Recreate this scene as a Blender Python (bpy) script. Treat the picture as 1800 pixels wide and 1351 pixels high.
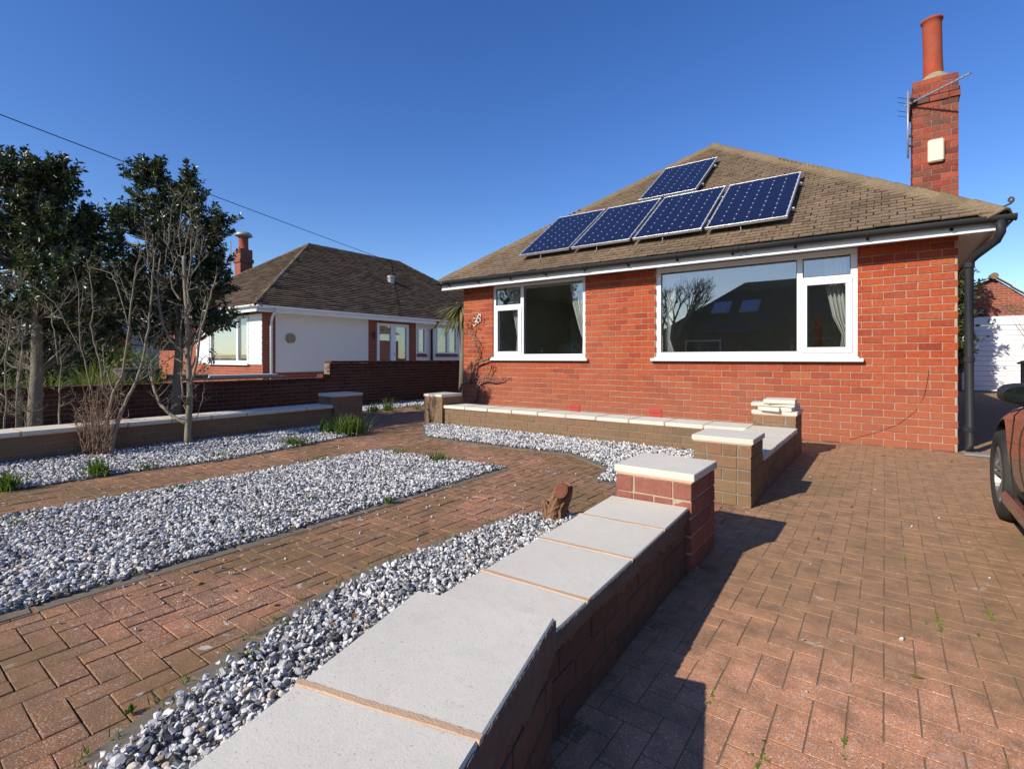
import bpy, bmesh, math, random
import numpy as np
from mathutils import Vector, Matrix

random.seed(7)
RNG = np.random.default_rng(7)
for o in list(bpy.data.objects):
    bpy.data.objects.remove(o, do_unlink=True)
S = bpy.context.scene
COL = S.collection

# ---------------------------------------------------------------- camera, sky, sun, exposure
CAM = Vector((-0.727, -8.326, 1.17))
YAW = math.radians(36.4)
cd = bpy.data.cameras.new('camera')
cd.sensor_width = 36.0
cd.lens = 890.0 / 1800.0 * 36.0
cd.shift_y = -46.5 / 1800.0
cd.clip_start = 0.02
cd.clip_end = 3000.0
cam = bpy.data.objects.new('camera', cd)
cam.location = CAM
cam.rotation_euler = (math.pi / 2, 0, YAW)
COL.objects.link(cam)
S.camera = cam

SUN_EL = math.radians(32.0)
SUN_AZ = math.radians(198.3)          # clockwise from +Y, where the sun stands
w = bpy.data.worlds.new('World')
S.world = w
w.use_nodes = True
nt = w.node_tree
nt.nodes.clear()
sky = nt.nodes.new('ShaderNodeTexSky')
sky.sky_type = 'NISHITA'
sky.sun_disc = False
sky.sun_elevation = SUN_EL
sky.sun_rotation = SUN_AZ
sky.altitude = 0.0
sky.air_density = 1.0
sky.dust_density = 0.3
sky.ozone_density = 3.5
bg = nt.nodes.new('ShaderNodeBackground')
bg.inputs['Strength'].default_value = 0.10
wo = nt.nodes.new('ShaderNodeOutputWorld')
hs = nt.nodes.new('ShaderNodeHueSaturation')
hs.inputs['Hue'].default_value = 0.515
hs.inputs['Saturation'].default_value = 1.25
hs.inputs['Value'].default_value = 1.45
nt.links.new(sky.outputs[0], hs.inputs['Color'])
nt.links.new(hs.outputs[0], bg.inputs[0])
nt.links.new(bg.outputs[0], wo.inputs[0])

sd = bpy.data.lights.new('sun', 'SUN')
sd.energy = 5.0
sd.angle = math.radians(0.53)
sd.color = (1.0, 0.93, 0.82)
sun = bpy.data.objects.new('sun', sd)
sdir = Vector((math.sin(SUN_AZ) * math.cos(SUN_EL), math.cos(SUN_AZ) * math.cos(SUN_EL), math.sin(SUN_EL)))
sun.rotation_euler = (-sdir).to_track_quat('-Z', 'Y').to_euler()
sun.location = (-6, -14, 12)
COL.objects.link(sun)

S.view_settings.view_transform = 'Standard'
S.view_settings.look = 'None'
S.view_settings.exposure = 0.2
S.view_settings.gamma = 1.0
S.view_settings.use_curve_mapping = False
S.render.engine = 'CYCLES'

# ---------------------------------------------------------------- helpers
FW = Vector((-math.sin(YAW), math.cos(YAW), 0))
RT = Vector((math.cos(YAW), math.sin(YAW), 0))


def PX(px, py, z):
    """World point that stands z metres in front of the lens."""
    p = CAM + FW * z + RT * ((px - 900.0) / 890.0 * z)
    p.z = 1.17 - (py - 629.0) / 890.0 * z
    return p


def depth(x, y):
    return (x - CAM.x) * FW.x + (y - CAM.y) * FW.y


def seen(x, y, m=1.12):
    d = Vector((x - CAM.x, y - CAM.y, 0))
    z = d.dot(FW)
    return z > 0.3 and abs(d.dot(RT)) < z * 1.0112 * m


def tag(o, label=None, cat=None, group=None, kind=None):
    if label: o['label'] = label
    if cat: o['category'] = cat
    if group: o['group'] = group
    if kind: o['kind'] = kind
    return o


def link(o, parent=None):
    COL.objects.link(o)
    if parent is not None:
        o.parent = parent
        if parent.parent is None and parent.type == 'EMPTY':
            o.matrix_parent_inverse = Matrix.Translation(-parent.location)
    return o


def thing(name, label, cat, loc=(0, 0, 0), group=None):
    e = bpy.data.objects.new(name, None)
    e.location = loc
    e.empty_display_size = 0.1
    COL.objects.link(e)
    return tag(e, label, cat, group)


_bc = {}


def cbox(L, D, H, c=0.004, jit=0.0, var=0):
    """Bevelled box as (verts, faces), centred."""
    k = (round(L, 3), round(D, 3), round(H, 3), c, jit, var)
    if k in _bc: return _bc[k]
    bm = bmesh.new()
    bmesh.ops.create_cube(bm, size=1.0)
    for v in bm.verts: v.co = Vector((v.co.x * L, v.co.y * D, v.co.z * H))
    bmesh.ops.bevel(bm, geom=list(bm.edges), offset=min(c, L * .3, D * .3, H * .3), segments=1, affect='EDGES')
    r = random.Random(var * 77 + 5)
    vs = [(v.co.x + r.uniform(-jit, jit), v.co.y + r.uniform(-jit, jit), v.co.z + r.uniform(-jit, jit)) for v in bm.verts]
    fs = [tuple(v.index for v in f.verts) for f in bm.faces]
    bm.free()
    _bc[k] = (vs, fs)
    return _bc[k]


class MB:
    def __init__(s):
        s.v = []; s.f = []; s.r = []

    def add(s, vs, fs, rnd=0.0):
        n = len(s.v)
        s.v.extend(vs)
        s.r.extend([rnd] * len(vs))
        s.f.extend([tuple(i + n for i in f) for f in fs])
        return s

    def box(s, x0, x1, y0, y1, z0, z1, c=0.0, rnd=0.0):
        if c > 0:
            vs, fs = cbox(abs(x1 - x0), abs(y1 - y0), abs(z1 - z0), c)
            cx, cy, cz = (x0 + x1) / 2, (y0 + y1) / 2, (z0 + z1) / 2
            return s.add([(a + cx, b + cy, d + cz) for a, b, d in vs], fs, rnd)
        vs = [(x0, y0, z0), (x1, y0, z0), (x1, y1, z0), (x0, y1, z0), (x0, y0, z1), (x1, y0, z1), (x1, y1, z1), (x0, y1, z1)]
        return s.add(vs, [(0, 3, 2, 1), (4, 5, 6, 7), (0, 1, 5, 4), (1, 2, 6, 5), (2, 3, 7, 6), (3, 0, 4, 7)], rnd)

    def xbox(s, M, L, D, H, c=0.004, rnd=0.0, jit=0.0, var=0):
        vs, fs = cbox(L, D, H, c, jit, var)
        return s.add([tuple(M @ Vector(v)) for v in vs], fs, rnd)

    def bar(s, a, b, w, h, up=(0, 0, 1), c=0.0, rnd=0.0):
        a = Vector(a); b = Vector(b)
        x = (b - a); L = x.length; x.normalize()
        z = Vector(up); y = z.cross(x); y.normalize(); z = x.cross(y)
        M = Matrix(((x.x, y.x, z.x, 0), (x.y, y.y, z.y, 0), (x.z, y.z, z.z, 0), (0, 0, 0, 1)))
        M.translation = (a + b) / 2
        return s.xbox(M, L, w, h, c if c > 0 else 0.0005, rnd)

    def tube(s, pts, radii, n=8, rnd=0.0, cap=True):
        pts = [Vector(p) for p in pts]
        if not hasattr(radii, '__len__'): radii = [radii] * len(pts)
        rings = []
        ref = Vector((0.31, 0.17, 0.93)).normalized()
        N = len(s.v)
        for i, p in enumerate(pts):
            t = (pts[min(i + 1, len(pts) - 1)] - pts[max(i - 1, 0)])
            if t.length < 1e-9: t = Vector((0, 0, 1))
            t.normalize()
            if abs(t.dot(ref)) > 0.95: u = t.cross(Vector((1, 0, 0)))
            else: u = t.cross(ref)
            u.normalize(); v = t.cross(u)
            for k in range(n):
                a = 2 * math.pi * k / n
                s.v.append(tuple(p + (u * math.cos(a) + v * math.sin(a)) * radii[i]))
                s.r.append(rnd)
        for i in range(len(pts) - 1):
            for k in range(n):
                a = N + i * n + k; b = N + i * n + (k + 1) % n
                s.f.append((a, b, b + n, a + n))
        if cap:
            s.f.append(tuple(N + k for k in range(n))[::-1])
            s.f.append(tuple(N + (len(pts) - 1) * n + k for k in range(n)))
        return s

    def lathe(s, prof, n=24, M=None, rnd=0.0, cap=True):
        """prof: (r, z) pairs about local z."""
        M = M or Matrix()
        N = len(s.v)
        for r, z in prof:
            for k in range(n):
                a = 2 * math.pi * k / n
                s.v.append(tuple(M @ Vector((r * math.cos(a), r * math.sin(a), z))))
                s.r.append(rnd)
        for i in range(len(prof) - 1):
            for k in range(n):
                a = N + i * n + k; b = N + i * n + (k + 1) % n
                s.f.append((a, b, b + n, a + n))
        if cap:
            s.f.append(tuple(N + k for k in range(n))[::-1])
            s.f.append(tuple(N + (len(prof) - 1) * n + k for k in range(n)))
        return s

    def mesh(s, name, mat, smooth=False):
        me = bpy.data.meshes.new(name)
        me.from_pydata([tuple(v) for v in s.v], [], s.f)
        a = me.attributes.new('rnd', 'FLOAT', 'POINT')
        a.data.foreach_set('value', s.r)
        if mat: me.materials.append(mat)
        if smooth: me.polygons.foreach_set('use_smooth', [True] * len(me.polygons))
        me.update()
        return me

    def build(s, name, mat, parent=None, smooth=False, kind=None):
        o = bpy.data.objects.new(name, s.mesh(name, mat, smooth))
        link(o, parent)
        if kind: o['kind'] = kind
        return o


def smooth_by_angle(o, deg=35):
    bm = bmesh.new(); bm.from_mesh(o.data)
    for f in bm.faces: f.smooth = True
    for e in bm.edges:
        if len(e.link_faces) == 2 and e.calc_face_angle(0) > math.radians(deg): e.smooth = False
    bm.to_mesh(o.data); bm.free()
    return o


_pm = {}


def piece_mesh(key, vs, fs, mat):
    k = (key, mat.name)
    if k not in _pm:
        me = bpy.data.meshes.new(key)
        me.from_pydata([tuple(v) for v in vs], [], fs)
        me.materials.append(mat)
        me.update()
        _pm[k] = me
    return _pm[k]


def emit(parent, pieces, base, mat, name='brick', limit=300, c=0.004, jit=0.0012, tpl=None, stuff_name=None, tilt=0.0):
    """pieces: (centre, yaw or matrix3, (L, D, H), visible). The nearest `limit` seen ones become objects, the rest one mesh."""
    L0, D0, H0 = base
    vis = [p for p in pieces if p[3]]
    rest = [p for p in pieces if not p[3]]
    vis.sort(key=lambda p: (Vector(p[0]) - CAM).length)
    rest = vis[limit:] + rest
    for p in vis[:limit]:
        var = random.randrange(5)
        vs, fs = tpl if tpl else cbox(L0, D0, H0, c, jit, var)
        me = piece_mesh('%s_%d_%.3f_%.3f' % (name, var if not tpl else 0, L0, H0), vs, fs, mat)
        o = bpy.data.objects.new(name, me)
        L, D, H = p[2]
        sc = Vector((L / L0, D / D0, H / H0))
        if isinstance(p[1], (int, float)):
            o.location = p[0]
            o.rotation_euler = (random.gauss(0, tilt), random.gauss(0, tilt), p[1] + random.gauss(0, tilt * .5))
            o.scale = sc
        else:
            o.matrix_basis = Matrix.Translation(Vector(p[0])) @ p[1].to_4x4() @ Matrix.Diagonal((sc.x, sc.y, sc.z, 1))
        link(o, parent)
    if rest:
        m = MB()
        for p in rest:
            R = Matrix.Rotation(p[1], 3, 'Z') if isinstance(p[1], (int, float)) else p[1]
            L, D, H = p[2]
            if tpl: vs, fs = tpl; k = (L / L0, D / D0, H / H0)
            else: vs, fs = cbox(L0, D0, H0, c, jit, random.randrange(5)); k = (L / L0, D / D0, H / H0)
            pc = Vector(p[0])
            m.add([tuple(pc + R @ Vector((v[0] * k[0], v[1] * k[1], v[2] * k[2]))) for v in vs], fs, random.random())
        m.build(stuff_name or (name + 's'), mat, parent, kind='stuff')


def inside(poly, x, y):
    r = False
    n = len(poly)
    for i in range(n):
        x0, y0 = poly[i]; x1, y1 = poly[(i + 1) % n]
        if (y0 > y) != (y1 > y) and x < (x1 - x0) * (y - y0) / (y1 - y0) + x0: r = not r
    return r


def face_bricks(O, ang, u0, u1, z0, n, course, pitch, depth_=0.1, openings=(), vis=True, off=0.0, joint=0.01, zmax=None):
    """Stretcher bond on a vertical face. O: a point of the face at u=0; u runs along `ang`; the face looks to -v."""
    out = []
    ca, sa = math.cos(ang), math.sin(ang)
    for k in range(n):
        za = z0 + k * course + joint / 2
        zb = z0 + (k + 1) * course - joint / 2
        if zmax and zb > zmax: zb = zmax
        if zb - za < 0.02: continue
        u = u0 - (pitch / 2 if (k + int(off)) % 2 else 0.0)
        while u < u1 - 0.01:
            segs = [(max(u + joint / 2, u0), min(u + pitch - joint / 2, u1))]
            for (a, b, c_, d) in openings:
                if c_ < (za + zb) / 2 < d:
                    ns = []
                    for (p, q) in segs:
                        if q <= a or p >= b: ns.append((p, q))
                        else:
                            if p < a: ns.append((p, a))
                            if q > b: ns.append((b, q))
                    segs = ns
            for (p, q) in segs:
                if q - p > 0.03:
                    uc = (p + q) / 2; v = depth_ / 2 + random.gauss(0, 0.0012)
                    out.append(((O[0] + uc * ca - v * sa, O[1] + uc * sa + v * ca, (za + zb) / 2), ang, (q - p, depth_, zb - za), vis))
            u += pitch
    return out


def block_bricks(O, ang, L, D, z0, n, course, pitch, vis=(1, 1, 0, 1), dep=0.1, off=0):
    """Bricks round a block: local u 0..L, v 0..D. vis: front (-v), right (+u), back (+v), left (-u)."""
    ca, sa = math.cos(ang), math.sin(ang)
    P = lambda u, v: (O[0] + u * ca - v * sa, O[1] + u * sa + v * ca)
    r = []
    r += face_bricks(P(0, 0), ang, 0, L, z0, n, course, pitch, dep, vis=bool(vis[0]), off=off)
    r += face_bricks(P(L, dep + .008), ang + math.pi / 2, 0, D - 2 * dep - .016, z0, n, course, pitch, dep, vis=bool(vis[1]), off=off + 1)
    r += face_bricks(P(L, D), ang + math.pi, 0, L, z0, n, course, pitch, dep, vis=bool(vis[2]), off=off)
    r += face_bricks(P(0, D - dep - .008), ang - math.pi / 2, 0, D - 2 * dep - .016, z0, n, course, pitch, dep, vis=bool(vis[3]), off=off + 1)
    return r

# ---------------------------------------------------------------- materials
class NT:
    def __init__(s, name):
        s.m = bpy.data.materials.new(name)
        s.m.use_nodes = True
        s.t = s.m.node_tree
        s.b = s.t.nodes['Principled BSDF']
        s.out = s.t.nodes['Material Output']
        s._p = None

    def n(s, typ, **kw):
        nd = s.t.nodes.new('ShaderNode' + typ)
        for k, v in kw.items(): setattr(nd, k, v)
        return nd

    def set(s, sock, v):
        if hasattr(v, 'node'): s.t.links.new(v, sock)
        elif v is not None:
            if sock.type == 'RGBA' and len(v) == 3: v = (*v, 1)
            sock.default_value = v

    def pos(s):
        if s._p is None: s._p = s.n('NewGeometry').outputs['Position']
        return s._p

    def scaled(s, v):
        nd = s.n('VectorMath', operation='MULTIPLY')
        s.set(nd.inputs[0], s.pos()); nd.inputs[1].default_value = v
        return nd.outputs[0]

    def noise(s, scale, detail=3.0, rough=0.55, vec=None, dist=0.0):
        nd = s.n('TexNoise')
        s.set(nd.inputs['Vector'], vec or s.pos())
        nd.inputs['Scale'].default_value = scale
        nd.inputs['Detail'].default_value = detail
        nd.inputs['Roughness'].default_value = rough
        nd.inputs['Distortion'].default_value = dist
        return nd.outputs['Fac']

    def voro(s, scale, feature='F1', out='Distance', vec=None):
        nd = s.n('TexVoronoi', feature=feature)
        s.set(nd.inputs['Vector'], vec or s.pos())
        nd.inputs['Scale'].default_value = scale
        return nd.outputs[out]

    def ramp(s, fac, stops, interp='LINEAR'):
        nd = s.n('ValToRGB')
        cr = nd.color_ramp
        cr.interpolation = interp
        while len(cr.elements) < len(stops): cr.elements.new(0.5)
        for e, (p, c) in zip(cr.elements, stops):
            e.position = p
            e.color = (*c, 1) if hasattr(c, '__len__') else (c, c, c, 1)
        s.set(nd.inputs[0], fac)
        return nd.outputs[0]

    def mix(s, fac, a, b, blend='MIX'):
        nd = s.n('Mix', data_type='RGBA', blend_type=blend)
        s.set(nd.inputs[0], fac)
        s.set(nd.inputs[6], a); s.set(nd.inputs[7], b)
        return nd.outputs[2]

    def math(s, op, a, b=None):
        nd = s.n('Math', operation=op)
        s.set(nd.inputs[0], a)
        if b is not None: s.set(nd.inputs[1], b)
        return nd.outputs[0]

    def rnd(s):
        a = s.n('Attribute', attribute_name='rnd').outputs['Fac']
        o = s.n('ObjectInfo').outputs['Random']
        return s.math('FRACT', s.math('ADD', a, o))

    def bump(s, h, strength=0.3, dist=0.01, prev=None):
        nd = s.n('Bump')
        nd.inputs['Strength'].default_value = strength
        nd.inputs['Distance'].default_value = dist
        s.set(nd.inputs['Height'], h)
        if prev is not None: s.set(nd.inputs['Normal'], prev)
        return nd.outputs[0]

    def done(s, col=None, rough=0.8, nrm=None, spec=0.3, **kw):
        if col is not None: s.set(s.b.inputs['Base Color'], col)
        s.set(s.b.inputs['Roughness'], rough)
        s.b.inputs['Specular IOR Level'].default_value = spec
        if nrm is not None: s.set(s.b.inputs['Normal'], nrm)
        for k, v in kw.items(): s.set(s.b.inputs[k.replace('_', ' ')], v)
        return s.m


def plain(name, col, rough=0.5, spec=0.4, var=0.08, scale=12.0, bump=0.05, **kw):
    t = NT(name)
    n = t.noise(scale, 4)
    n2 = t.noise(scale * 0.13, 3)
    d = tuple(c * (1 - var * 2.0) for c in col)
    l = tuple(min(1, c * (1 + var)) for c in col)
    c = t.mix(t.math('MULTIPLY', n, 1.0), d, l)
    c = t.mix(t.ramp(n2, [(0.3, 0.0), (0.75, var * 1.5)]), c, (0.16, 0.14, 0.11))
    return t.done(c, rough, t.bump(t.noise(scale * 6, 3), bump, 0.004) if bump else None, spec, **kw)


def brick_mat(name, stops, dirt, dirt_amt=0.5, speck=0.25, bump=0.4, low=None):
    t = NT(name)
    r = t.rnd()
    c = t.ramp(r, stops)
    n = t.noise(26, 5, 0.65)
    c = t.mix(t.ramp(n, [(0.3, 0.75), (0.62, 0.0)]), c, t.mix(1.0, c, (0.62, 0.52, 0.48), 'MULTIPLY'))
    big = t.noise(1.1, 4, 0.6)
    c = t.mix(t.ramp(big, [(0.42, 0.0), (0.72, dirt_amt)]), c, dirt)
    if low:      # algae and rain splash that climbs from the ground
        z = t.n('SeparateXYZ'); t.set(z.inputs[0], t.pos())
        h = t.math('ADD', z.outputs[2], t.math('MULTIPLY', t.noise(2.3, 3), -0.5))
        c = t.mix(t.ramp(h, [(0.0, low[1]), (low[2], 0.0)]), c, low[0])
    sp = t.noise(75, 3, 0.7)
    c = t.mix(t.ramp(sp, [(0.66, 0.0), (0.74, speck)]), c, (0.62, 0.55, 0.48))
    nr = t.bump(t.noise(120, 4, 0.7), bump, 0.003, t.bump(n, bump, 0.004))
    return t.done(c, 0.86, nr, 0.2)


def paver_mat(name, stops, stain, lichen, fresh=None):
    t = NT(name)
    c = t.ramp(t.rnd(), stops)
    g = t.noise(150, 3, 0.85)
    c = t.mix(t.ramp(g, [(0.36, 0.75), (0.47, 0.0)]), c, (0.055, 0.04, 0.035))
    c = t.mix(t.ramp(t.noise(210, 2, 0.8), [(0.56, 0.0), (0.64, 0.85)]), c, (0.70, 0.60, 0.50))
    c = t.mix(t.ramp(t.voro(95), [(0.0, 0.9), (0.24, 0.8), (0.32, 0.0)]), c, t.ramp(t.noise(60, 2), [(0.40, (0.22, 0.12, 0.09)), (0.56, (0.72, 0.62, 0.52))]))
    big = t.noise(0.9, 5, 0.62, dist=0.6)
    st = t.ramp(big, [(0.36, 0.0), (0.60, stain[1])])
    if fresh:   # scrubbed patch of block paving: less algae inside a wandering outline
        d = t.n('VectorMath', operation='DISTANCE')
        t.set(d.inputs[0], t.scaled((1, 1, 0))); d.inputs[1].default_value = (fresh[0], fresh[1], 0)
        e = t.math('ADD', d.outputs['Value'], t.math('MULTIPLY', t.noise(2.0, 4), 1.4))
        k = t.ramp(t.math('DIVIDE', e, fresh[2] * 2), [(0.34, 0.0), (0.56, 1.0)])
        st = t.math('MULTIPLY', t.math('MAXIMUM', st, 0.68), k)
    c = t.mix(st, c, stain[0])
    c = t.mix(t.ramp(t.noise(8, 5, 0.65), [(0.42, 0.0), (0.72, 0.6)]), c, (0.12, 0.085, 0.055))
    li = t.math('MULTIPLY', t.ramp(t.noise(17, 3, 0.5, dist=0.8), [(0.655, 0.0), (0.68, 1.0)]), t.ramp(t.noise(1.7, 2), [(0.42, 0.0), (0.58, lichen)]))
    c = t.mix(li, c, (0.47, 0.42, 0.36))
    nr = t.bump(t.noise(190, 3, 0.7), 0.55, 0.003, t.bump(t.noise(24, 3), 0.3, 0.006))
    return t.done(c, 0.88, nr, 0.18)


def joint_mat(name, col, moss):
    t = NT(name)
    n = t.noise(3.5, 5, 0.65)
    c = t.mix(t.noise(60, 3), tuple(x * .6 for x in col), col)
    c = t.mix(t.ramp(n, [(0.52, 0.0), (0.66, moss)]), c, (0.10, 0.13, 0.03))
    return t.done(c, 0.95, t.bump(t.noise(150, 3), 0.6, 0.004), 0.1)


def tile_mat(name, stops, lich=0.3, gold=0.0):
    t = NT(name)
    c = t.ramp(t.rnd(), stops)
    c = t.mix(t.ramp(t.noise(34, 4, 0.7), [(0.35, 0.7), (0.62, 0.0)]), c, t.mix(1.0, c, (0.5, 0.47, 0.42), 'MULTIPLY'))
    c = t.mix(t.ramp(t.noise(1.3, 5, 0.65), [(0.45, 0.0), (0.75, 0.55)]), c, (0.075, 0.06, 0.035))
    c = t.mix(t.ramp(t.noise(22, 4, 0.6, dist=0.5), [(0.66, 0.0), (0.71, lich)]), c, (0.36, 0.32, 0.22))
    if gold: c = t.mix(t.math('MULTIPLY', t.ramp(t.noise(5, 4, 0.6), [(0.6, 0.0), (0.66, 1.0)]), t.ramp(t.noise(.5, 2), [(0.5, 0.0), (0.62, gold)])), c, (0.40, 0.19, 0.03))
    return t.done(c, 0.92, t.bump(t.noise(90, 3, 0.7), 0.5, 0.003), 0.15)


def glass_mat(name, ior=0.19, tint=(0.93, 0.96, 0.95)):
    t = NT(name)
    t.t.nodes.remove(t.b)
    lw = t.n('LayerWeight'); lw.inputs[0].default_value = 0.5
    fr = t.n('Math', operation='MULTIPLY_ADD')   # Schlick reflectance, alike from both sides of the pane
    t.set(fr.inputs[0], t.math('POWER', lw.outputs['Facing'], 4.0)); fr.inputs[1].default_value = 1 - ior; fr.inputs[2].default_value = ior
    tr = t.n('BsdfTransparent'); tr.inputs[0].default_value = (*tint, 1)
    gl = t.n('BsdfGlossy'); gl.inputs['Roughness'].default_value = 0.0
    mx = t.n('MixShader')
    t.t.links.new(fr.outputs[0], mx.inputs[0]); t.t.links.new(tr.outputs[0], mx.inputs[1]); t.t.links.new(gl.outputs[0], mx.inputs[2])
    t.t.links.new(mx.outputs[0], t.out.inputs[0])
    return t.m


def leaf_mat(name, stops, rough=0.4, spec=0.5, trans=0.15):
    t = NT(name)
    c = t.ramp(t.rnd(), stops)
    m = t.done(c, rough, None, spec)
    tl = t.n('BsdfTranslucent'); t.set(tl.inputs[0], t.mix(1.0, c, (1.5, 1.5, 0.6), 'MULTIPLY'))
    mx = t.n('MixShader'); mx.inputs[0].default_value = trans
    t.t.links.new(t.b.outputs[0], mx.inputs[1]); t.t.links.new(tl.outputs[0], mx.inputs[2])
    t.t.links.new(mx.outputs[0], t.out.inputs[0])
    return m


def bark_mat(name, a, b, green=0.3):
    t = NT(name)
    c = t.mix(t.noise(30, 5, 0.7, t.scaled((1, 1, .35))), a, b)
    c = t.mix(t.ramp(t.noise(6, 4), [(0.45, 0.0), (0.7, green)]), c, (0.16, 0.17, 0.09))
    return t.done(c, 0.9, t.bump(t.noise(60, 4, 0.7, t.scaled((1, 1, .3))), 0.8, 0.01), 0.15)


def slab_mat():
    t = NT('cast_stone')
    c = t.mix(t.noise(2.2, 5, 0.6), (0.58, 0.535, 0.435), (0.715, 0.67, 0.555))
    c = t.mix(t.ramp(t.noise(0.9, 4), [(0.4, 0.0), (0.8, 0.5)]), c, (0.50, 0.465, 0.40))
    c = t.mix(t.ramp(t.noise(120, 2, 0.8), [(0.30, 0.6), (0.38, 0.0)]), c, (0.34, 0.30, 0.25))
    c = t.mix(t.ramp(t.noise(14, 5, 0.7), [(0.55, 0.0), (0.8, 0.3)]), c, (0.44, 0.40, 0.33))
    c = t.mix(t.ramp(t.noise(7, 4, 0.7), [(0.62, 0.0), (0.78, 0.4)]), c, (0.66, 0.65, 0.62))
    # faint tide marks and grubby drips
    c = t.mix(t.ramp(t.noise(3.1, 6, 0.7, dist=1.2), [(0.47, 0.0), (0.50, 0.09), (0.53, 0.0)]), c, (0.40, 0.36, 0.29))
    c = t.mix(t.ramp(t.noise(46, 4, 0.6), [(0.68, 0.0), (0.74, 0.25)]), c, (0.42, 0.39, 0.30))
    return t.done(c, 0.9, t.bump(t.noise(170, 3, 0.75), 0.4, 0.002, t.bump(t.noise(9, 3), 0.2, 0.01)), 0.15)


def pebble_mat():
    t = NT('marble_chippings')
    c = t.ramp(t.rnd(), [(0.0, (0.06, 0.060, 0.060)), (0.14, (0.16, 0.16, 0.16)), (0.28, (0.32, 0.317, 0.312)), (0.44, (0.49, 0.48, 0.468)), (0.60, (0.64, 0.625, 0.60)), (0.85, (0.75, 0.73, 0.69)), (0.97, (0.74, 0.67, 0.56)), (1.0, (0.45, 0.30, 0.18))])
    c = t.mix(t.ramp(t.noise(45, 4, 0.65, dist=1.5), [(0.42, 0.0), (0.62, 0.5)]), c, t.mix(1.0, c, (0.50, 0.51, 0.54), 'MULTIPLY'))
    return t.done(c, 0.7, t.bump(t.noise(180, 3), 0.3, 0.003), 0.3)


def cell_mat():
    t = NT('solar_cell_blue')
    x = t.noise(4, 2)
    c = t.mix(x, (0.007, 0.008, 0.024), (0.012, 0.015, 0.046))
    return t.done(c, 0.25, None, 0.3, Coat_Weight=0.2, Coat_Roughness=0.08)


def dash_mat(name, col):
    t = NT(name)
    c = t.mix(t.noise(1.2, 4), tuple(x * .9 for x in col), col)
    return t.done(c, 0.92, t.bump(t.voro(55), 0.9, 0.012), 0.15)


M_brick = brick_mat('red_facing_brick', [(0.0, (0.27, 0.050, 0.026)), (0.10, (0.33, 0.056, 0.026)), (0.35, (0.375, 0.070, 0.026)), (0.7, (0.435, 0.088, 0.031)), (0.965, (0.39, 0.080, 0.032)), (0.985, (0.43, 0.13, 0.045)), (1.0, (0.27, 0.062, 0.035))], (0.38, 0.15, 0.085), 0.32, 0.16, 0.3, low=((0.33, 0.125, 0.07), 0.6, 1.0))
M_mortar = plain('lime_mortar', (0.45, 0.33, 0.23), 0.95, 0.1, 0.15, 22, 0.4)
M_lowbrick = brick_mat('weathered_garden_brick', [(0.0, (0.20, 0.105, 0.06)), (0.3, (0.29, 0.165, 0.092)), (0.6, (0.29, 0.145, 0.085)), (0.8, (0.34, 0.14, 0.088)), (1.0, (0.24, 0.155, 0.095))], (0.20, 0.135, 0.07), 0.6, 0.4, 0.5, low=((0.17, 0.125, 0.065), 0.5, 0.5))
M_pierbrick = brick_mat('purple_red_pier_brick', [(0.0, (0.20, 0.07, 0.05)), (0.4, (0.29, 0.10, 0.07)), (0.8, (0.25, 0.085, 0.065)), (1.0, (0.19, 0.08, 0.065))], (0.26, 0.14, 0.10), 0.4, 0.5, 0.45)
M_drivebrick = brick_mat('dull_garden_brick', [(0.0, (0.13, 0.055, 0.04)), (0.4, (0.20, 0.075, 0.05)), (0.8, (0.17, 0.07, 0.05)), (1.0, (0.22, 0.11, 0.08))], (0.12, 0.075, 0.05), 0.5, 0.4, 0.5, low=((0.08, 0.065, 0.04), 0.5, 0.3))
M_tallbrick = brick_mat('shade_toned_old_brick', [(0.0, (0.085, 0.03, 0.02)), (0.4, (0.13, 0.042, 0.027)), (0.8, (0.15, 0.055, 0.034)), (1.0, (0.10, 0.038, 0.026))], (0.07, 0.05, 0.03), 0.7, 0.25, 0.4)  # old brick, darkened further to carry the wall's deep shade in its colour
M_chimbrick = brick_mat('sooty_chimney_brick', [(0.0, (0.17, 0.045, 0.03)), (0.3, (0.30, 0.062, 0.035)), (0.7, (0.38, 0.085, 0.042)), (1.0, (0.14, 0.07, 0.05))], (0.075, 0.05, 0.04), 0.95, 0.35, 0.4)
M_chimmortar = plain('weathered_mortar', (0.24, 0.20, 0.16), 0.95, 0.1, 0.25, 20, 0.4)
M_airbrick = plain('bright_red_paint', (0.48, 0.06, 0.045), 0.6, 0.3, 0.1)
M_slab = slab_mat()
M_bed = plain('buff_bedding_mortar', (0.60, 0.40, 0.255), 0.95, 0.1, 0.1, 30, 0.5)
M_path = paver_mat('red_block_paver', [(0.0, (0.265, 0.100, 0.042)), (0.3, (0.36, 0.134, 0.054)), (0.6, (0.43, 0.158, 0.062)), (0.85, (0.33, 0.132, 0.058)), (1.0, (0.275, 0.122, 0.058))], ((0.200, 0.124, 0.057), 0.9), 1.0)
M_drive = paver_mat('drive_block_paver', [(0.0, (0.60, 0.255, 0.122)), (0.4, (0.66, 0.28, 0.136)), (0.8, (0.63, 0.268, 0.130)), (1.0, (0.57, 0.245, 0.118))], ((0.250, 0.165, 0.082), 0.86), 0.5, fresh=(-0.5, -6.9, 1.9))
M_joint = joint_mat('dirty_joint_sand', (0.12, 0.09, 0.058), 0.5)
M_jointd = joint_mat('drive_joint_sand', (0.27, 0.18, 0.11), 0.35)
M_kerb = plain('concrete_edging', (0.20, 0.165, 0.12), 0.95, 0.1, 0.2, 30, 0.5)
M_soil = plain('dark_soil', (0.075, 0.062, 0.048), 0.95, 0.1, 0.3, 30, 0.8)
M_pebble = pebble_mat()
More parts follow.
